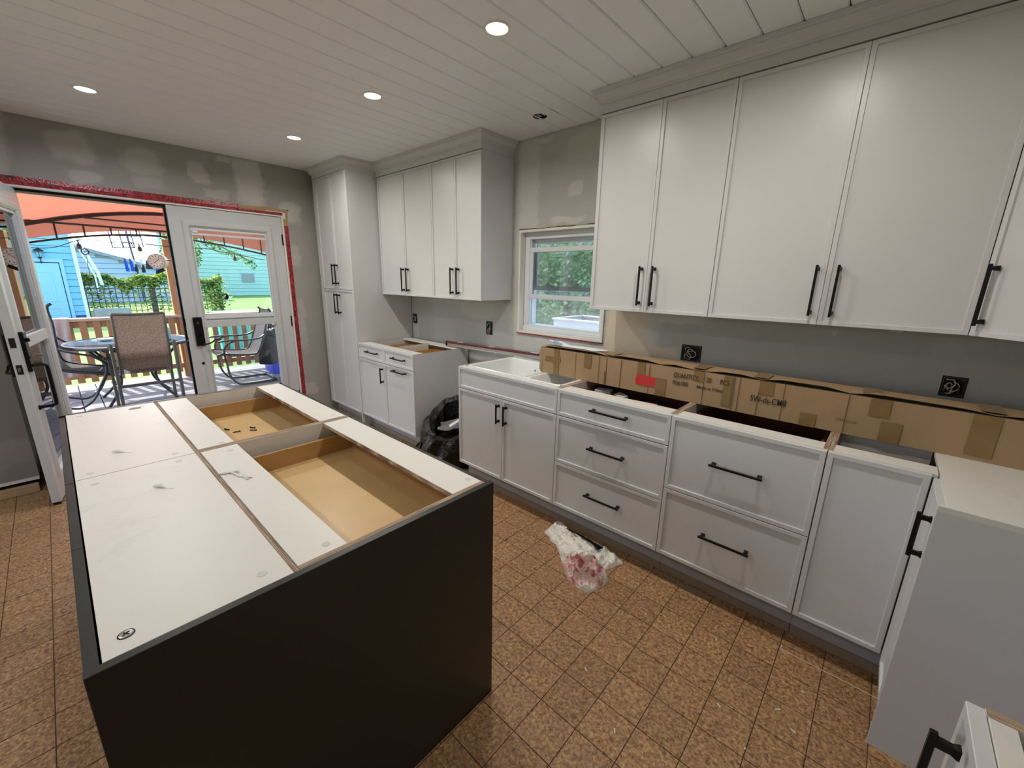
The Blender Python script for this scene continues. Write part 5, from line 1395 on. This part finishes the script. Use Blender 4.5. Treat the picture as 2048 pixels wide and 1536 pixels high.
def downspout():
    m = MB(); m.tube([(-5.35, -2.18, 2.3), (-5.3, -2.16, 1.95), (-5.25, -2.02, 1.50), (-5.25, -2.0, 1.3)], .022, 'shed_white', 8); m.tube([(-5.4, -2.20, 1.95), (-5.3, -2.06, 1.45), (-5.3, -2.06, 1.25)], .012, 'shed_white', 6)
    for k in range(4): m.tube([(-5.38+.02*k, -2.17+.035*k, 1.85-.13*k), (-5.30+.01*k, -2.11+.035*k, 1.80-.13*k)], .007, 'shed_white', 5)
    o = m.build('white_bracket', None, None, loc=(-5.348, 3.013, -1.750)); o.scale = (2.15,)*3; tag(o, 'white angled bracket ladder at the right corner of the blue shed', 'bracket')
downspout()

# ------------------------------------------------------------------ houses beyond
MAT['house_grey'] = simple('pale_grey_blue_siding', (.42, .54, .64, 1), .6, var=.03, scale=1)
MAT['house_mint'] = simple('pale_mint_siding', (.40, .66, .56, 1), .6, var=.03, scale=1)
MAT['roof_grey'] = simple('grey_roof_edge', (.30, .34, .40, 1), .7)
MAT['win_dark'] = simple('far_window_glass', (.22, .28, .28, 1), .15)
def house(name, label, x, ya, yb, zb, top, mat, P, wins, loc, sc):
    r = thing(name, label, 'house', loc); r.scale = (sc,)*3
    m = MB(); n = 12; ys = [ya+(yb-ya)*i/n for i in range(n+1)]
    m.prism([(y_, zb) for y_ in (ya, yb)]+[(y_, top(y_)) for y_ in reversed(ys)], 'x', -4, -.04, 'roof_grey'); m.build('wall', None, r)
    z = zb
    zmax = max(top(y_) for y_ in ys)
    while z < zmax:
        zz = z+P; ok = [y_ for y_ in [ya+(yb-ya)*i/60 for i in range(61)] if top(y_) > zz]
        if len(ok) > 2:
            a, b = ok[0], ok[-1]; m = MB(); vs = [(x_, y_, z_) for y_ in (a, b) for (x_, z_) in ((-.040, z), (.0, z), (-.02, zz-.012), (-.040, zz-.012))]
            m.add(vs, [(0, 1, 2, 3), (7, 6, 5, 4), (0, 4, 5, 1), (1, 5, 6, 2), (2, 6, 7, 3), (3, 7, 4, 0)], mat); m.build('siding_board', None, r)
        z = zz
    m = MB(); m.tube([(.05, y_, top(y_)+.02) for y_ in ys], .075, 'roof_grey', 4); m.build('roof_edge', None, r)
    for (a, b, c, d) in wins:
        f = MB().box(-.02, .04, a-.05, b+.05, c-.05, d+.05, 'roof_grey').build('window', None, r)
        MB().box(.036, .045, a, (a+b)/2-.02, c, d, 'win_dark').build('pane', None, f); MB().box(.036, .045, (a+b)/2+.02, b, c, d, 'win_dark').build('pane', None, f)
    return r
house('neighbour_house', 'long pale grey-blue sided house with a sloping roof edge behind the hedge', -16, -5.0, .75, .1, lambda y: 2.26-.317*(y+1.68) if y > -2.6 else 2.55, 'house_grey', .17, [(-2.6, -1.9, .6, 1.0)], (-28.39, 1.572, -.913), 1.6)
house('neighbour_house', 'pale mint sided house with a small window seen through the right door glass', -24, 1.6, 11, .30, lambda y: 3.6, 'house_mint', .21, [(5.23, 5.77, 1.10, 1.53)], (-35.46, 1.048, -.609), 1.4)

# ------------------------------------------------------------------ hedge on lattice, planter
MAT['lattice'] = simple('dark_metal_lattice', (.05, .05, .07, 1), .6)
MAT['planter'] = simple('weathered_grey_planter', (.36, .36, .33, 1), .8, var=.15, scale=6)
def hedge():
    r = thing('vine_hedge', 'yellow-green vine hedge growing over a dark lattice fence', 'hedge', (-18.068, 2.489, -1.446)); r.scale = (1.95,)*3
    rnd = random.Random(11); pts = []
    for _ in range(5200):
        y = rnd.uniform(-2.22, .10); top = 1.45+.05*math.sin(y*5)+.03*math.sin(y*13)
        z = top-abs(rnd.gauss(0, .10)); pts.append(Vector((rnd.uniform(-.14, .16), y, z)))
    for _ in range(1500):
        y = rnd.uniform(-2.25, .15); z = rnd.uniform(.75, 1.3)
        dens = .35+.65*(noise.noise(Vector((y*2.2, z*3, 5)))+.4) if y < -1.1 else .9
        if y > -.35: dens = 1.3
        if rnd.random() < dens: pts.append(Vector((rnd.uniform(-.05, .08), y, z)))
    for _ in range(700): y = rnd.gauss(-.07, .12); pts.append(Vector((rnd.uniform(-.1, .2), y, rnd.uniform(.55, 1.4))))
    m = MB(); leaves(m, pts, .045, ['leaf_y', 'leaf_g', 'leaf_p', 'leaf_y', 'leaf_d'], rnd); m.build('foliage', None, r, kind='stuff')
    y = -2.16
    while y < .1: MB().box(-.01, .006, y-.006, y+.006, .70, 1.36, 'lattice').build('lattice_bar', None, r); y += .088
    for k in range(7): MB().box(.006, .016, -2.2, .1, .74+.088*k, .752+.088*k, 'lattice').build('lattice_bar', None, r)
    for y in (-2.18, -1.15, .05): MB().box(-.05, -.01, y-.04, y+.04, .60, 1.45, 'bark').build('post', None, r)
hedge()
o = MB().box(-.35, .0, -4.13, -3.10, -.30, .17, 'planter', None, .01).build('planter_box', None, None, loc=(-17.0, 2.489, .0)); tag(o, 'weathered grey planter box at the foot of the vine hedge', 'planter')
MAT['turq'] = simple('turquoise_plastic', (.05, .52, .50, 1), .4)
o = MB().box(-6.2, -5.6, -.36, .42, GZ+.02, .735, 'turq', None, .01).build('plastic_table', None, None); tag(o, 'turquoise plastic play table beyond the railing at the door glass', 'play table')
m = MB(); M = Matrix.Translation((-9.0, .62, .92)) @ Matrix.Rotation(PI/2, 4, 'Y') @ Matrix.Rotation(.4, 4, 'X')
m.lathe([(.10, -.2), (.14, .12), (.14, .13), (.11, .13), (.09, -.18)], 'shed_white', 20, M, cap=False); m.lathe([(.0, -.15), (.1, -.15)], 'dark_hole', 20, M, cap=False); o = m.build('bucket', None, None, loc=(-6.51, 3.668, -2.131)); o.scale = (2.4,)*3; tag(o, 'white tub lying on its side on the lawn with the opening facing the deck', 'bucket')
def trees():
    def crown(name, label, x, y, z, rx, ry, rz, n, size, mats, seed, trunk=True, hang=False):
        r = thing(name, label, 'tree', (x, y, GZ)); rnd = random.Random(seed); pts = []
        for _ in range(n):
            while True:
                v = Vector((rnd.uniform(-1, 1), rnd.uniform(-1, 1), rnd.uniform(-1, 1)))
                if .25 < v.length < 1 and noise.noise(v*2.3+Vector((seed, 0, 0))) > -.15: break
            pts.append(Vector((v.x*rx, v.y*ry, z-GZ+v.z*rz)))
        m = MB(); leaves(m, pts, size, mats, rnd); m.build('foliage', None, r, kind='stuff')
        if trunk: MB().tube([(0, 0, 0), (.05, .03, (z-GZ)*.5), (0, 0, z-GZ+rz*.5)], .14, 'bark', 8, rs=[.2, .14, .05]).build('trunk', None, r)
    crown('tree', 'leafy green tree right of the grey-blue house', -31.6, 3.85, 2.9, 1.2, 1.15, 1.5, 1600, .16, ['leaf_g', 'leaf_d', 'leaf_p'], 3)
    # branch over the mint house
    r = thing('overhanging_tree', 'leafy tree branch hanging below the canopy edge in the right door glass', 'tree', (-7.4, 0, 0)); rnd = random.Random(8)
    m = MB(); P_ = smooth_path([(0, -.25, 2.42), (0, .15, 2.22), (0, .55, 2.02), (0, .95, 1.80)], 6); m.tube(P_, .012, 'bark', 5)
    m.tube(smooth_path([(0, -.2, 2.30), (.02, .1, 2.08), (.02, .35, 1.98)], 5), .008, 'bark', 5); m.tube(smooth_path([(0, -.25, 2.42), (-.1, -.5, 3.0), (-.1, .3, 3.7), (0, 1.6, 3.9), (0, 2.9, 3.3), (0, 3.2, 2.0), (0, 3.25, GZ)], 4), .05, 'bark', 7, rs=[.02+.004*i for i in range(25)]); m.build('twig', None, r)
    pts = [p+Vector((rnd.gauss(0, .06), rnd.gauss(0, .06), rnd.gauss(-.04, .06))) for p in P_ for _ in range(17)]
    m = MB(); leaves(m, pts, .05, ['leaf_d', 'leaf_g', 'leaf_g'], rnd); m.build('foliage', None, r, kind='stuff')
    # greenery seen from the kitchen window
    for i, (x, y, z, rx, ry, rz, sd) in enumerate(((-3.2, 8.5, 1.6, 2.2, 1.4, 1.9, 21), (-.6, 9.0, 1.8, 2.1, 1.4, 2.1, 22), (2.2, 9.2, 1.7, 2.2, 1.4, 2.0, 23), (-6.3, 8.8, 1.6, 2.2, 1.4, 2.0, 24))):
        crown('garden_tree', ['bushy tree seen through the left part of the kitchen window', 'bushy tree in the middle of the kitchen window view', 'bushy tree at the right side of the kitchen window view', 'bushy tree far left outside the kitchen window'][i], x, y, z+.1, rx, ry, rz, 5200, .11, ['leaf_w', 'leaf_w', 'leaf_g'], sd)
trees()
def garden_hedge():
    r = thing('garden_hedge', 'tall dense hedge closing off the garden outside the kitchen window', 'hedge', (-2.0, 11.2, GZ)); rnd = random.Random(31)
    MB().box(-8.5, 8.5, -.35, .5, 0, 4.3, 'leaf_w').build('core', None, r)
    m = MB(); leaves(m, [Vector((rnd.uniform(-8.6, 8.6), rnd.uniform(-.62, -.3), rnd.uniform(.0, 4.4))) for _ in range(9000)], .12, ['leaf_w', 'leaf_g', 'leaf_w', 'leaf_p'], rnd); m.build('foliage', None, r, kind='stuff')
garden_hedge()
MAT['bed_wood'] = simple('pale_weathered_bed_timber', (.55, .58, .60, 1), .7, var=.08)
MAT['bounce_slab'] = simple('pale_bounce_slab', (.74, .74, .74, 1), .9, scale=3)
box(-3.5, 7.0, .45, 7.4, GZ-.15, GZ+.03, 'bounce_slab').build('bounce_slab_kitchen', None, None, kind='structure')  # unseen pale slab added to bounce light in at the kitchen window
box(-3.5, 8.0, -10.5, Y1-.3, GZ-.15, GZ+.03, 'bounce_slab').build('bounce_slab_rear', None, None, kind='structure')  # unseen pale slab added to bounce light up through the rear window
r = thing('raised_bed', 'pale timber frame of a raised garden bed outside the kitchen window', 'raised bed', (.35, 3.55, GZ))
for (a, b, c, d) in ((-.25, 1.7, -.02, .02), (-.25, 1.7, .88, .92), (-.25, -.21, .02, .88), (1.66, 1.7, .02, .88)):
    MB().box(a, b, c, d, .55, .98, 'bed_wood', None, .004).build('frame_board', None, r)
    MB().box(a-.02, b+.02, c-.03, d+.03, .98, 1.01, 'bed_wood', None, .004).build('cap_board', None, r)
for (a, b) in ((-.23, 0), (1.68, 0), (-.23, .9), (1.68, .9)): MB().box(a-.04, a+.04, b-.04, b+.04, 0, .55, 'bed_wood').build('leg', None, r)
MB().box(-.21, 1.66, .02, .88, .80, .90, 'bark').build('soil', None, r)

# ------------------------------------------------------------------ antenna and laundry
MAT['ant'] = simple('dark_blue_grey_metal', (.05, .07, .14, 1), .5, .5)
def antenna():
    r = thing('trellis_antenna', 'dark open wire grid on a slanted pole standing against the bright sky', 'antenna', (-28.24, 4.192, -2.435)); r.scale = (2.6,)*3
    m = MB(); m.tube([(0, -1.28, 2.45), (0, -1.25, 2.0), (0, -1.20, 1.4), (0, -1.18, .6), (0, -1.17, .88)], .020, 'ant', 6); m.build('pole', None, r)
    m = MB()
    for (y, z0, z1) in ((-1.55, 2.42, 2.03), (-1.38, 2.42, 2.03), (-1.19, 2.42, 2.04), (-1.04, 2.42, 2.06), (-1.365, 2.16, 2.03), (-1.21, 2.16, 2.04)): m.tube([(0, y-.02, z0), (0, y+.01, z1)], .012, 'ant', 5)
    for (a, b, z0, z1) in ((-1.55, -1.17, 2.03, 2.04), (-1.38, -1.20, 2.14, 2.15), (-1.56, -1.03, 2.27, 2.29), (-1.56, -1.03, 2.42, 2.42)): m.tube([(0, a, z0), (0, b, z1)], .012, 'ant', 5)
    m.build('wire_grid', None, r)
antenna()
MAT['lb'] = simple('bright_blue_garment', (.01, .10, .60, 1), .8); MAT['lk'] = simple('black_garment', (.02, .02, .03, 1), .8); MAT['lw'] = simple('white_garment', (.6, .65, .75, 1), .8)
def laundry():
    m = MB(); m.tube([(0, -2.0, 1.84), (0, -1.2, 1.80), (0, -.3, 1.83)], .004, 'black', 5); o = m.build('clothesline', None, None, loc=(-19.65, 2.62, -1.522)); o.scale = (2,)*3; tag(o, 'thin clothesline carrying blue and black garments', 'clothesline')
    items = [(-1.437, 1.79, .055, .26, 'lb', None, 'leftmost narrow bright blue garment on the clothesline'), (-1.352, 1.795, .06, .26, 'lb', None, 'second bright blue garment on the clothesline'),
             (-1.292, 1.78, .05, .25, 'lw', 'lk', 'white and black garment next to the slanted pole'), (-1.180, 1.79, .06, .28, 'lw', 'lk', 'white and black garment right of the slanted pole'),
             (-1.075, 1.77, .10, .18, 'lk', None, 'black garment hanging beside the outdoor dial'), (-.925, 1.66, .11, .20, 'lb', 'lk', 'blue and black garment hanging below the outdoor dial')]
    for (y, z, w_, h_, a, b, lb) in items:
        m = MB(); n = 5; vs = []; fs = []
        for i in range(n+1):
            for j in range(4):
                t = i/n; ww = w_*(.55+.6*t if j in (0, 3) else .8); vs.append((-.006+.012*((i+j) % 2), (j/3-.5)*ww+.02*t, -h_*t))
        for i in range(n):
            for j in range(3): fs.append((i*4+j, i*4+j+1, (i+1)*4+j+1, (i+1)*4+j))
        k = len(fs)//2
        m.add(vs, fs[:k], a); m.add(vs, fs[k:], b or a); m.tube([(0, 0, .02), (0, 0, -.01)], .006, 'lk', 4)
        o = m.build('garment', None, None, loc=(-19.65, 2*y+2.62, 2*z-1.522)); o.scale = (2,)*3; tag(o, lb, 'clothing')
laundry()
